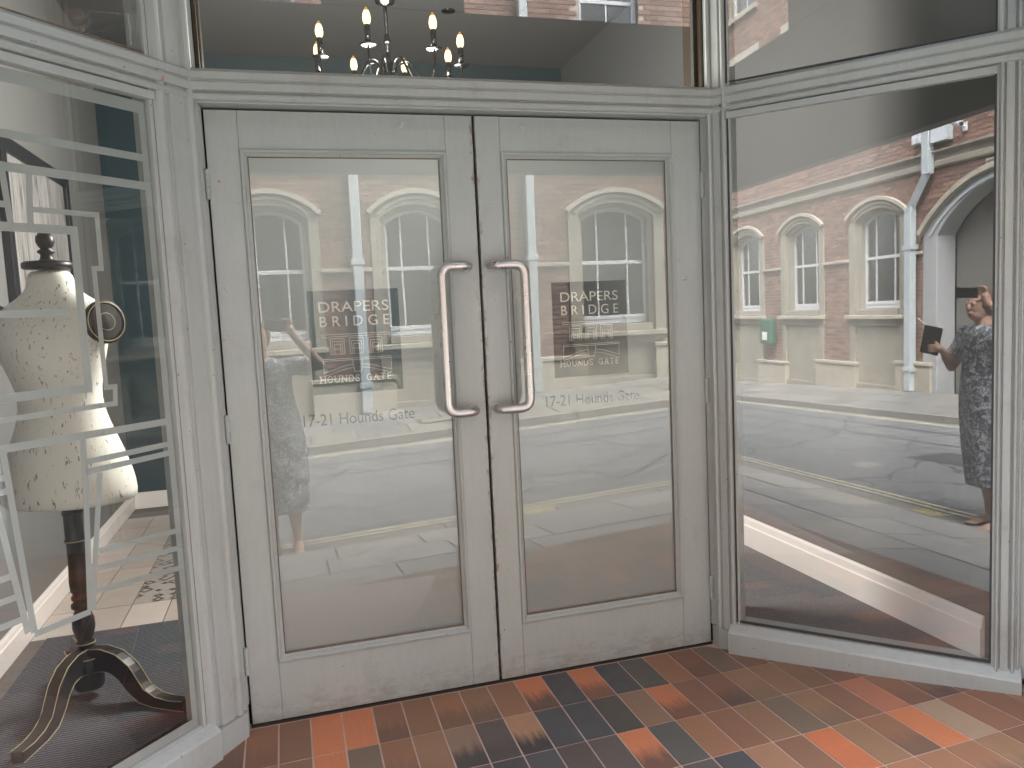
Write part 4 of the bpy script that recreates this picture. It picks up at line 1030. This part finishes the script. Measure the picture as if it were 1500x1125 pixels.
line_strip(road, -6.30, -6.335, 'tar_seam', mat='tar'); line_strip(road, -5.55, -5.57, 'tar_seam', mat='tar')
line_strip(road, -5.2, -4.65, 'tar_patch', -3.6, -1.7, 'tar')
# faded loading marks on the near pavement edge
for xm in (1.0, -1.45):
    build(MB().prism([(xm, KY+.006), (xm+.30, KY+.006), (xm+.26, KY+.15), (xm-.02, KY+.15)], lambda X, Y: gr(X)-.2212, lambda X, Y: gr(X)-.2172), 'painted_mark', 'yellow_mark', near)
# access cover, drain cover, litter
cov = thing('access_cover', 'rectangular metal access cover set in the far pavement', 'manhole cover', (1.25, -8.0, g_far(1.25, -8)))
build(MB().prism([(1.0, -8.15), (1.6, -8.15), (1.6, -7.8), (1.0, -7.8)], lambda X, Y: g_far(X, Y)-.01, lambda X, Y: g_far(X, Y)+.006), 'frame', 'black_iron', cov)
build(MB().prism([(1.04, -8.11), (1.56, -8.11), (1.56, -7.84), (1.04, -7.84)], lambda X, Y: g_far(X, Y)-.01, lambda X, Y: g_far(X, Y)+.009), 'lid', 'kerb_stone', cov)
for (lx, ly, lab) in ((0.72, -2.0, 'scrap of white paper on the near pavement in front of the right door'), ):
    mb = MB()
    for i in range(7):
        a = random.uniform(0, 6.28); r = random.uniform(.0, .07); px_, py_ = lx+r*cos(a)*1.4, ly+r*sin(a)*.6; s_ = random.uniform(.015, .04)
        n_ = 7; ring = [(px_+s_*random.uniform(.7, 1.2)*cos(2*pi*k/n_), py_+s_*random.uniform(.5, 1)*sin(2*pi*k/n_)) for k in range(n_)]
        mb.prism(ring, lambda X, Y: g_near(X, Y)+.003, lambda X, Y, i=i: g_near(X, Y)+.006+i*.0004)
    tag(build(mb, 'paper_scrap', 'paper'), lab, 'litter')
for (rx, ry, rr_, lab) in ((-2.1, -4.3, .20, 'round patch cover in the road nearer the shop'), (-3.4, -4.0, .15, 'small round cover in the road further down')):
    tag(build(MB().lathe([(rr_, 0), (rr_, .006), (rr_*.9, .007), (rr_*.88, .004), (rr_*.1, .005)], (rx, ry, g_road(rx, ry)), 28), 'drain_cover', 'kerb_stone'), lab, 'drain cover')

# ------------------------------------------------------------------ building across the street
bld = thing('brick_building', 'red brick building with arched stone windows across the street, seen in the glass', 'building', (-4, YB, 0))
ZT = 11.0
def arch_outline(c, hw, z0, zs, rise, n=14):
    pts = [(c-hw, z0), (c+hw, z0), (c+hw, zs)]
    R = (hw*hw+rise*rise)/(2*rise); zc = zs+rise-R; a0 = math.asin(hw/R)
    for i in range(1, n): a = a0-2*a0*i/n; pts.append((c+R*sin(a), zc+R*cos(a)))
    pts.append((c-hw, zs)); return pts
WIN = [(-15.1, .86), (-12.6, .86), (-10.0, .86), (-2.99, .70), (-0.83, .70), (1.33, .70), (4.66, .86), (7.4, .86)]
ARC = (-6.72, 1.98)
UP = [(-15.1, .62), (-12.6, .62), (-10.0, .62), (-6.7, .62), (-2.99, .62), (-0.83, .62), (1.33, .62), (4.66, .52), (7.4, .62)]
holes = []
for c, hw in WIN: holes.append(arch_outline(c, hw-.12, -.95+gr(c), 3.02, .26))
holes.append(arch_outline(ARC[0], ARC[1]-.14, -.95, 2.50, .92))
for c, hw in UP:
    holes.append(rect(c-hw, 5.2, c+hw, 7.5)); holes.append(rect(c-hw, 8.75, c+hw, 10.2))
def wall_with_holes(outer, holes, name, mat, parent, y):
    return fill_curve([outer]+holes, name, mat, parent, y, 0.0)
wall_with_holes(rect(-19.5, -1.6, 11, ZT), holes, 'wall', 'mortar', bld, YB-.004)
def in_poly(x, z, poly):
    c = False; n = len(poly); j = n-1
    for i in range(n):
        if (poly[i][1] > z) != (poly[j][1] > z) and x < (poly[j][0]-poly[i][0])*(z-poly[i][1])/(poly[j][1]-poly[i][1])+poly[i][0]: c = not c
        j = i
    return c
# bricks
BL, BH = .235, .08
cells = []
zc = -1.3; row = 0
while zc < ZT:
    x = -19.4+(BL/2 if row % 2 else 0)
    while x < 10.9:
        cells.append((x, zc, row)); x += BL
    zc += BH; row += 1
ok = []
bb = [(min(p[0] for p in h), max(p[0] for p in h), min(p[1] for p in h), max(p[1] for p in h), h) for h in holes]
for (x, z, r) in cells:
    cx, cz = x+BL/2, z+BH/2; inside = False
    if cz < gr(cx)-.2: continue
    for (a, b, c, e, h) in bb:
        if a-.13 < cx < b+.13 and c < cz < e+.05:
            if in_poly(cx-.055, cz, h) or in_poly(cx+.055, cz, h) or in_poly(cx, cz, h): inside = True; break
    if inside: continue
    ok.append((x, z))
def near_score(b):
    # seen largest in the door panes: between the windows, above the string course
    x, z = b; return abs(x-2.6)*1.0+abs(z-2.6)*.8
ok.sort(key=near_score)
BC = [(.235, .145, .115), (.27, .165, .128), (.19, .12, .10), (.29, .18, .14), (.21, .14, .115), (.17, .115, .10)]
bm0 = None
for (x, z) in ok[:300]:
    if bm0 is None:
        o = build(MB().box(0, 0, 0, BL-.011, .03, BH-.011), 'brick', 'single_brick', bld, local=True); bm0 = o.data
    else:
        o = bpy.data.objects.new('brick', bm0); COL.objects.link(o); o.parent = bld
    o.location = (x+.0055+4, random.uniform(-.0015, .0015)-.022, z+.0055)
    k = random.uniform(.85, 1.15); c = random.choice(BC); o.color = (c[0]*k, c[1]*k, c[2]*k, 1)
rest = np.array(ok[300:]); n = len(rest)
bx0 = rest[:, 0]+.0055; bz0 = rest[:, 1]+.0055; w = BL-.011; h = BH-.011
rng = np.random.default_rng(3); yy = YB+.008+rng.uniform(-.0015, .0015, n)
V = np.zeros((n, 8, 3)); 
for i, (dx, dz, fr) in enumerate([(0, 0, 1), (w, 0, 1), (w, h, 1), (0, h, 1), (0, 0, 0), (w, 0, 0), (w, h, 0), (0, h, 0)]):
    V[:, i, 0] = bx0+dx+4; V[:, i, 2] = bz0+dz; V[:, i, 1] = np.where(fr, yy, YB-.02)-YB
F = (np.array([[0, 3, 2, 1], [0, 1, 5, 4], [1, 2, 6, 5], [2, 3, 7, 6], [3, 0, 4, 7]])[None]+(np.arange(n)*8)[:, None, None]).reshape(-1, 4)
me = bpy.data.meshes.new('brickwork'); me.from_pydata(V.reshape(-1, 3).tolist(), [], F.tolist()); me.update()
at = me.attributes.new('tone', 'FLOAT', 'FACE'); at.data.foreach_set('value', np.repeat(rng.random(n), 5).astype('f'))
me.materials.append(M['brick_mass']); o = bpy.data.objects.new('brickwork', me); COL.objects.link(o); o.parent = bld; o['kind'] = 'stuff'

def xz_solid(poly_outer, poly_inner, y0, y1, name, mat, parent, bevel=0):
    """ring or solid in the facade plane; outer/inner lists of equal count"""
    mb = MB(); n = len(poly_outer)
    if poly_inner is None:
        vs = [(x, y1, z) for x, z in poly_outer]+[(x, y0, z) for x, z in poly_outer]
        fs = [tuple(range(n)), tuple(range(n, 2*n))[::-1]]+[(i, i+n, (i+1) % n+n, (i+1) % n) for i in range(n)]
        mb.add(vs, fs)
    else:
        vs = [(x, y1, z) for x, z in poly_outer]+[(x, y1, z) for x, z in poly_inner]+[(x, y0, z) for x, z in poly_outer]+[(x, y0, z) for x, z in poly_inner]
        fs = []
        for i in range(n):
            j = (i+1) % n
            fs += [(i, j, n+j, n+i), (i, 2*n+i, 2*n+j, j), (n+i, n+j, 3*n+j, 3*n+i), (2*n+i, 3*n+i, 3*n+j, 2*n+j)]
        mb.add(vs, fs)
    return build(mb, name, mat, parent, bevel=bevel)
def arch_strip(c, hw, zs, rise, wdt, y0, y1, name, mat, parent, tail=0.0, n=16):
    R = (hw*hw+rise*rise)/(2*rise); zc = zs+rise-R; a0 = math.asin(min(1, hw/R)); A = []; B = []
    for i in range(n+1):
        a = -a0+2*a0*i/n; A.append((c+R*sin(a), zc+R*cos(a))); B.append((c+(R-wdt)*sin(a), zc+(R-wdt)*cos(a)))
    poly = A+B[::-1]
    mb = MB(); m = len(A)
    vs = [(x, y1, z) for x, z in A]+[(x, y1, z) for x, z in B]+[(x, y0, z) for x, z in A]+[(x, y0, z) for x, z in B]
    fs = []
    for i in range(m-1):
        fs += [(i, i+1, m+i+1, m+i), (i, 2*m+i, 2*m+i+1, i+1), (m+i, m+i+1, 3*m+i+1, 3*m+i), (2*m+i, 3*m+i, 3*m+i+1, 2*m+i+1)]
    fs += [(0, m, 3*m, 2*m), (m-1, 2*m+m-1, 3*m+m-1, 2*m-1)]
    mb.add(vs, fs); return build(mb, name, mat, parent, bevel=.004)
def sash_window(c, ghw, z0, zs, rise, par, depth, meet=None, bars=(.25, .75)):
    """white sash window set back by depth"""
    y = YB-depth
    fo = arch_outline(c, ghw+.07, z0-.10, zs+.03, rise+.05); fi = arch_outline(c, ghw, z0, zs, rise)
    w = xz_solid(fo, fi, y-.06, y, 'sash_frame', 'white_gloss', par)
    mt = meet if meet is not None else 2.17
    build(MB().box(c-ghw, y-.05, mt-.03, c+ghw, y-.004, mt+.03), 'meeting_rail', 'white_gloss', w, bevel=.004)
    build(MB().box(c-ghw-.02, y-.05, z0-.02, c+ghw+.02, y+.012, z0+.045), 'bottom_rail', 'white_gloss', w, bevel=.004)
    for b in bars:
        bx_ = c-ghw+2*ghw*b
        zt_ = zs+rise-.02 if rise < .3 else zs
        build(MB().box(bx_-.013, y-.045, z0+.046, bx_+.013, y-.012, mt-.031), 'glazing_bar', 'white_gloss', w)
        build(MB().box(bx_-.013, y-.045, mt+.031, bx_+.013, y-.012, zs+rise*.82), 'glazing_bar', 'white_gloss', w)
    gp = xz_solid(arch_outline(c, ghw-.001, z0+.001, zs, rise-.001), None, y-.036, y-.030, 'pane', 'far_glass', w)
    return w
def room_box(c, hw, z0, z1, par, blind=True):
    build(MB().box(c-hw, YB-1.0, z0-.1, c+hw, YB-.95, z1+.2), 'room_back', 'room_dark', par)
    build(MB().box(c-hw, YB-.40, z0+(0.0), c+hw, YB-.385, z1+.1), 'blind', 'blind_grey', par) if blind else None
for c, hw in WIN:
    g = hw-.31 if hw > .8 else hw-.27
    sur = xz_solid(arch_outline(c, hw, 0.93, 3.04, .31), arch_outline(c, g+.12, 0.93, 2.93, .20), YB-.20, YB+.035, 'window_surround', 'stone', bld, bevel=.006)
    xz_solid(arch_outline(c, g+.125, 0.93, 2.93, .20), arch_outline(c, g+.04, 0.98, 2.90, .17), YB-.24, YB-.06, 'inner_reveal', 'stone', sur)
    arch_strip(c, hw+.055, 3.025, .335, .07, YB+.036, YB+.11, 'hood_mould', 'pale_stone', sur)
    arch_strip(c, hw-.10, 2.99, .27, .05, YB+.036, YB+.06, 'arch_bead', 'pale_stone', sur)
    sash_window(c, g, 1.24, 2.86, .155, bld, .17)
    room_box(c, g+.1, 1.0, 3.1, bld)
    build(MB().box(c-hw-.03, YB-.16, .935, c+hw+.03, YB+.15, 1.015), 'sill', 'pale_stone', bld, bevel=.012)
    build(MB().box(c-g-.06, YB-.19, 1.016, c+g+.06, YB+.04, 1.13), 'sub_sill', 'stone', bld, bevel=.01)
    gp = gr(c)
    build(MB().box(c-hw+.0, YB-.2, gp-.35, c+hw-.0, YB-.012, .934), 'apron_panel', 'stone', bld)
    build(MB().box(c-hw+.002, YB-.012, .80, c+hw-.002, YB+.05, .934), 'apron_mould', 'stone', bld, bevel=.01)
    for s_ in (-1, 1):
        xa = c+s_*(hw-.12)-.075; build(MB().box(xa, YB-.011, gp+.45, xa+.15, YB+.048, .80), 'pilaster', 'stone', bld, bevel=.008)
    build(MB().box(c-hw+.2, YB-.011, gp-.32, c+hw-.2, YB+.05, gp+.05), 'base_course', 'stone', bld, bevel=.01)
# plinth blocks and string courses between openings
edges = sorted([(c-hw, c+hw) for c, hw in WIN]+[(ARC[0]-ARC[1], ARC[0]+ARC[1])])
prev = -19.4
for (a, b) in edges+[(10.9, 11)]:
    if a-prev > .2:
        gp = gr((a+prev)/2)
        build(MB().box(prev-.24 if prev > -19 else prev, YB-.02, gp-.5, a+.24, YB+.10, gp+.46), 'plinth_block', 'pale_stone', bld, bevel=.012)
        build(MB().box(prev-.26 if prev > -19 else prev, YB-.02, gp+.461, a+.26, YB+.125, gp+.53), 'plinth_cap', 'pale_stone', bld, bevel=.012)
        build(MB().box(prev+.002, YB-.01, 2.125, a-.002, YB+.075, 2.185), 'string_course', 'pale_stone', bld, bevel=.01)
    prev = b
# moulded cornice string
mb = MB(); prof = [(-.02, 3.60), (.04, 3.61), (.07, 3.64), (.07, 3.72), (.03, 3.75), (.02, 3.82), (.05, 3.86), (.12, 3.88), (.12, 3.91), (-.02, 3.94)]
k = len(prof)
for x in (-19.5, 11): mb.v += [(x, YB+a, b) for a, b in prof]
mb.f = [tuple(range(k)), tuple(range(k, 2*k))[::-1]]+[(i, (i+1) % k, (i+1) % k+k, i+k) for i in range(k)]
build(mb, 'cornice_string', 'stone', bld)
build(MB().box(-19.5, YB-.02, 10.55, 11, YB+.35, 10.9), 'eaves_cornice', 'stone', bld, bevel=.03)
build(MB().box(-19.5, YB-9, -1.6, 11, YB-1.2, 11.0), 'rear_mass', 'room_dark', bld)
# cart arch
sur = xz_solid(arch_outline(ARC[0], ARC[1], -.9, 2.52, .95, 22), arch_outline(ARC[0], ARC[1]-.35, -.9, 2.42, .84, 22), YB-.35, YB+.05, 'arch_surround', 'arch_paint', bld, bevel=.02)
arch_strip(ARC[0], ARC[1]+.06, 2.50, 1.0, .09, YB+.051, YB+.15, 'hood_mould', 'pale_stone', sur, n=24)
arch_strip(ARC[0], ARC[1]-.16, 2.45, .88, .06, YB+.051, YB+.075, 'arch_bead', 'pipe_paint', sur, n=24)
dg_ = xz_solid(arch_outline(ARC[0], ARC[1]-.36, -.6, 2.42, .83, 22), None, YB-.42, YB-.36, 'gate_panel', 'blind_grey', bld)
# upper windows
for c, hw in UP:
    for (z0, z1, mt) in ((5.2, 7.5, 6.35), (8.75, 10.2, 9.5)):
        y = YB-.12; gh = hw-.08
        fr = xz_solid(rect(c-hw, z0, c+hw, z1), rect(c-gh, z0+.08, c+gh, z1-.08), y-.06, y, 'sash_frame', 'white_gloss', bld)
        build(MB().box(c-gh, y-.05, mt-.03, c+gh, y-.004, mt+.03), 'meeting_rail', 'white_gloss', fr)
        build(MB().box(c-.014, y-.045, z0+.08, c+.014, y-.012, mt-.03), 'glazing_bar', 'white_gloss', fr)
        build(MB().box(c-.014, y-.045, mt+.03, c+.014, y-.012, z1-.08), 'glazing_bar', 'white_gloss', fr)
        build(MB().box(c-gh, y-.036, z0+.08, c+gh, y-.030, z1-.08), 'pane', 'far_glass', fr)
        build(MB().box(c-hw, YB-.9, z0, c+hw, YB-.85, z1), 'room_back', 'room_dark', bld)
        build(MB().box(c-hw, YB-.20, z0, c-hw+.001, YB, z1), 'reveal', 'stone', bld)
        build(MB().box(c-hw-.12, YB-.1, z0-.13, c+hw+.12, YB+.09, z0-.001), 'sill', 'pale_stone', bld, bevel=.01)
        build(MB().box(c-hw-.14, YB-.1, z1+.001, c+hw+.14, YB+.014, z1+.30), 'lintel', 'pale_stone', bld, bevel=.006)

def pipe(x, z0, z1, label, w=.12, jog=None):
    t = thing('downpipe', label, 'downpipe', (x, YB+.10, z0), 'white downpipes on the brick building')
    y0, y1 = YB+.055, YB+.055+w*.8
    if jog is None: build(MB().box(x-w/2, y0, z0, x+w/2, y1, z1), 'pipe', 'pipe_paint', t, bevel=.012)
    else:
        xj, za, zb = jog
        build(MB().box(x-w/2, y0, z0, x+w/2, y1, za), 'pipe', 'pipe_paint', t, bevel=.012)
        build(MB().tube([(x, (y0+y1)/2, za-.04), (xj, (y0+y1)/2, zb+.04)], w*.55, 4), 'offset_bend', 'pipe_paint', t, bevel=.004)
        build(MB().box(xj-w/2, y0, zb, xj+w/2, y1, z1), 'pipe', 'pipe_paint', t, bevel=.012)
    z = z0+.55
    for z in (z0+.42, 2.27, 5.0, 7.6):
        if z < z1 and not (jog and jog[1]-.1 < z < jog[2]+.1):
            xx = x if (jog is None or z < jog[1]) else jog[0]
            build(MB().box(xx-w*.68, YB+.03, z-.045, xx+w*.68, y1+.012, z+.045), 'collar', 'pipe_paint', t, bevel=.006)
    return t
pipe(0.41, gr(.4)-.03, 10.5, 'white downpipe between two arched windows, reflected in the left door', .145)
pipe(3.15, gr(3.1)-.03, 10.5, 'white downpipe between brick piers, reflected in the right door', .135)
pipe(-8.94, gr(-8.9)-.03, 4.3, 'white cranked downpipe beside the large arch, reflected in the right window', .17, (-8.50, 3.02, 3.52))
t = thing('junction_box', 'white electrical box on the brickwork just right of the cranked downpipe', 'electrical box', (-8.2, YB, 4.1))
build(MB().box(-8.36, YB+.01, 4.04, -8.02, YB+.16, 4.36), 'case', 'pipe_paint', t, bevel=.01)
build(MB().box(-8.38, YB+.161, 4.04, -8.04, YB+.168, 4.34), 'cover', 'white_gloss', t, bevel=.003)
t = thing('alarm_box', 'white alarm box on the brickwork just left of the cranked downpipe', 'alarm box', (-8.78, YB, 4.1))
build(MB().box(-8.95, YB+.01, 4.12, -8.72, YB+.10, 4.40), 'case', 'white_gloss', t, bevel=.02)
t = thing('security_camera', 'small white security camera on a bracket over the large arch', 'camera', (-7.7, YB, 4.2))
build(MB().box(-7.80, YB+.01, 4.12, -7.70, YB+.04, 4.26), 'bracket', 'white_gloss', t, bevel=.005)
build(MB().tube([(-7.75, YB+.03, 4.2), (-7.75, YB+.2, 4.22)], .018, 10), 'arm', 'white_gloss', t)
build(MB().tube([(-7.80, YB+.2, 4.27), (-7.58, YB+.26, 4.20)], .05, 14), 'body', 'white_gloss', t, smooth=False)
build(MB().tube([(-7.579, YB+.2603, 4.1997), (-7.55, YB+.268, 4.19)], .03, 14), 'lens', 'phone_black', t)
t = thing('wall_plaque', 'small framed plaque on the brick over the large arch', 'sign', (-7.15, YB, 3.45))  # framed sign plate on the wall, holds no lamp
build(MB().box(-7.27, YB+.03, 3.36, -7.02, YB+.055, 3.56), 'frame', 'pale_stone', t); build(MB().box(-7.24, YB+.056, 3.39, -7.05, YB+.062, 3.53), 'plate', 'room_dark', t)
t = thing('notice_box', 'dark green cabinet with a white notice on the far stone plinth', 'cabinet', (-13.85, YB, .4))
build(MB().box(-14.15, YB+.05, .30, -13.65, YB+.24, .95), 'case', 'green_plastic', t, bevel=.05)
build(MB().box(-14.02, YB+.241, .42, -13.78, YB+.246, .62), 'notice', 'paper', t)

# ------------------------------------------------------------------ our own side of the street
own = thing('shop_building', 'building that the recessed shop entrance belongs to, its unseen upper wall kept low for the sun', 'building', (0, -1.3, 0))
build(MB().box(-16, -1.36, 3.602, 10, 3.6, 6.2), 'upper_wall', 'single_brick', own, col=(.22, .12, .09, 1))  # unseen upper storey, height cut down so the sun reaches the street
build(MB().box(-16, -1.34, -1.6, -2.062, -1.0, 3.6), 'side_wall', 'grey_paint', own)
build(MB().box(2.017, -1.34, -1.6, 10, -1.0, 3.6), 'side_wall', 'grey_paint', own)
build(MB().box(-2.3, -0.99, -.1, -1.99, 3.6, 3.6), 'party_wall', 'room_dark', own)
build(MB().box(1.76, -0.82, -.1, 2.3, 3.6, 3.6), 'party_wall', 'room_dark', own)
build(MB().box(-2.3, 3.48, -.1, 2.3, 3.6, 3.6), 'party_wall', 'room_dark', own)
build(MB().box(-1.98, .31, ZC+.11, 1.75, 3.47, 3.6), 'void_fill', 'room_dark', own)

# ------------------------------------------------------------------ person taking the photograph
per = thing('person', 'person in a dark patterned dress taking a photo, reflected in the glass', 'person', (-.80, -3.05, g_near(-.8, -3.0)))
GZ = -0.262
def limb(mb, pts, rad, n=12):
    mb.tube(pts, rad, n)
    for p, r in zip(pts, rad): mb.ball(p, r*.995, 12, 8)
body = MB()
HX, HY, HZ = -.905, -3.035, 1.315
# head, neck, torso core
body.ball((HX, HY, HZ), .1, 18, 12, (.76, .95, 1.12)); body.ball((HX+.005, HY+.035, HZ-.060), .06, 14, 10, (.85, .9, .75))
body.ball((HX+.006, HY+.098, HZ-.010), .016, 8, 6, (.7, 1, 1.4)); body.ball((HX+.006, HY+.088, HZ-.052), .018, 8, 6, (1.3, .6, .5))
for s_ in (-1, 1): body.ball((HX+s_*.077, HY+.0, HZ), .02, 8, 6, (.4, .8, 1.3)); body.ball((HX+.004+s_*.03, HY+.086, HZ+.018), .012, 8, 6)
limb(body, [(HX, HY-.015, HZ-.06), (HX+.02, HY-.03, HZ-.17)], [.052, .058])
TX = -.87
body.loft([(TX+.02, -3.07, .60, .15, .10), (TX+.01, -3.07, .80, .14, .10), (TX, -3.065, 1.0, .15, .10), (TX, -3.065, 1.10, .155, .095), (TX, -3.06, 1.15, .10, .07)], 20)
# right arm: shoulder, elbow out to the side, forearm up to the phone
SR = (-.70, -3.05, 1.105); ER = (-.475, -2.97, 1.105); WR = (-.655, -2.865, 1.330)
limb(body, [SR, ((SR[0]+ER[0])/2, -3.01, 1.10), ER], [.052, .046, .038]); limb(body, [ER, ((ER[0]+WR[0])/2, -2.92, 1.215), WR], [.038, .034, .025])
HRp = Vector((-.672, -2.862, 1.375))
limb(body, [WR, tuple(HRp)], [.027, .030]); body.ball(tuple(HRp), .034, 10, 8, (.75, .6, 1.15))
for k, (dx, dz, L) in enumerate(((-.028, .050, .045), (-.012, .060, .05), (.004, .060, .045), (.016, .048, .035))):
    a = HRp+Vector((dx*.6, .0, .025)); b = HRp+Vector((dx-.006, .003, dz+.008)); c = b+Vector((-.030, .0, .006)); limb(body, [a, b, c], [.0095, .009, .0078], 8)
limb(body, [HRp+Vector((-.02, .008, -.02)), HRp+Vector((-.045, .016, -.028)), HRp+Vector((-.062, .012, -.020))], [.011, .010, .008], 8)
# left arm holding folder
SL = (-1.03, -3.05, 1.105); EL = (-1.165, -3.04, .865); WL = (-1.11, -2.92, .985)
limb(body, [SL, ((SL[0]+EL[0])/2, -3.05, .99), EL], [.052, .046, .038]); limb(body, [EL, ((EL[0]+WL[0])/2, -2.98, .92), WL], [.038, .034, .025])
HLp = Vector((-1.115, -2.885, 1.010)); limb(body, [WL, tuple(HLp)], [.026, .028]); body.ball(tuple(HLp), .034, 10, 8, (1.1, .6, .8))
for k in range(4):
    a = HLp+Vector((-.02, .01, .024-.016*k)); b = a+Vector((-.035, .016, 0)); c = b+Vector((-.026, -.006, -.002)); limb(body, [a, b, c], [.0095, .009, .0078], 8)
limb(body, [HLp+Vector((.0, .0, .02)), HLp+Vector((-.03, .0, .048)), HLp+Vector((-.05, .0, .055))], [.011, .010, .008], 8)
# legs and feet
for (lx, ly) in ((-.90, -3.10), (-.73, -3.04)):
    limb(body, [(lx, ly, .55), (lx, ly-.005, .18), (lx, ly-.02, .02), (lx+.005, ly-.03, GZ+.10)], [.08, .052, .053, .033])
    limb(body, [(lx+.005, ly-.04, GZ+.035), (lx+.01, ly+.05, GZ+.032), (lx+.01, ly+.11, GZ+.025)], [.034, .033, .026])
    limb(body, [(lx+.005, ly-.03, GZ+.10), (lx+.005, ly-.035, GZ+.05)], [.033, .034])
    for k in range(5): limb(body, [(lx-.02+.015*k, ly+.11, GZ+.020), (lx-.022+.016*k, ly+.15-.006*abs(k-1), GZ+.016)], [.011, .0085], 6)
bo = build(body, 'body', 'skin', per, smooth=True)
rm = bo.modifiers.new('remesh', 'REMESH'); rm.mode = 'VOXEL'; rm.voxel_size = .0055; rm.use_smooth_shade = True
sm = bo.modifiers.new('smooth', 'SMOOTH'); sm.iterations = 3; sm.factor = .5
dm = MB()
dm.loft([(-.80, -3.06, .04, .185, .15), (-.81, -3.06, .08, .19, .155), (-.82, -3.06, .35, .215, .17), (-.835, -3.065, .55, .225, .17), (-.85, -3.07, .70, .212, .165), (-.86, -3.068, .85, .185, .145), (-.868, -3.065, .97, .18, .135),
         (-.87, -3.062, 1.06, .19, .13), (-.87, -3.06, 1.12, .185, .115), (-.88, -3.055, 1.155, .12, .09), (-.885, -3.05, 1.175, .075, .07)], 28)
for i, (x, y, z) in enumerate(dm.v):
    if z < .6:
        a = atan2(y+3.06, x+.82); k = 1+.05*sin(a*7)*(0.6-z); dm.v[i] = (-.82+(x+.82)*k, -3.06+(y+3.06)*k, z)
for S_, E_ in ((SR, ER), (SL, EL)):
    S2 = Vector(S_); E2 = Vector(E_); dm.tube([S2+(E2-S2)*t for t in (-.2, .1, .4, .62)], [.06, .068, .07, .078], 14)
do_ = build(dm, 'dress', 'dress_print', per, smooth=True)
rm = do_.modifiers.new('remesh', 'REMESH'); rm.mode = 'VOXEL'; rm.voxel_size = .008; rm.use_smooth_shade = True
sm = do_.modifiers.new('smooth', 'SMOOTH'); sm.iterations = 4; sm.factor = .5
hm = MB().ball((HX, HY-.022, HZ+.018), .108, 18, 12, (.84, .95, 1.08))
for i, (x, y, z) in enumerate(hm.v):
    if y > HY+.045 and z < HZ+.07: hm.v[i] = (x, HY+.02, z)
build(hm, 'hair', 'hair', per, smooth=True)
for (lx, ly) in ((-.90, -3.10), (-.73, -3.04)):
    build(MB().prism([(lx-.035, ly-.08), (lx+.04, ly-.08), (lx+.055, ly+.08), (lx+.045, ly+.165), (lx-.02, ly+.165), (lx-.035, ly+.08)], GZ-.004, GZ+.012), 'sandal', 'folder_black', per, bevel=.004)
# phone, folder, pen (held: things of their own)
Rm = Matrix((rgt, fwd, upv)).transposed()
ph = thing('phone', 'black smartphone held up sideways in front of the face', 'phone', (CAM[0], CAM[1], CAM[2]))
def placed(mb):
    for i, p in enumerate(mb.v): mb.v[i] = tuple(Vector(CAM)+Rm @ Vector(p))
    return mb
build(placed(MB().box(-.137, -.020, -.058, .012, -.012, .014)), 'case', 'phone_black', ph, bevel=.004)
build(placed(MB().box(-.012, -.0115, -.012, .008, -.0085, .010)), 'camera_bump', 'chrome', ph, bevel=.002)
fo = thing('folder', 'black notebook held upright in the left hand', 'notebook', (-1.17, -2.89, 1.0))
fm = MB().box(-.065, -.008, -.085, .065, .008, .125)
q = Matrix.Rotation(radians(14), 3, 'Y') @ Matrix.Rotation(radians(-25), 3, 'Z')
for i, p in enumerate(fm.v): fm.v[i] = tuple(q @ Vector(p)+Vector((-1.185, -2.875, 1.05)))
build(fm, 'cover', 'folder_black', fo, bevel=.003)
tag(build(MB().tube([(-1.19, -2.86, 1.165), (-1.30, -2.86, 1.235)], .005, 8), 'pen', 'paper'), 'white pen sticking out of the black notebook', 'pen')
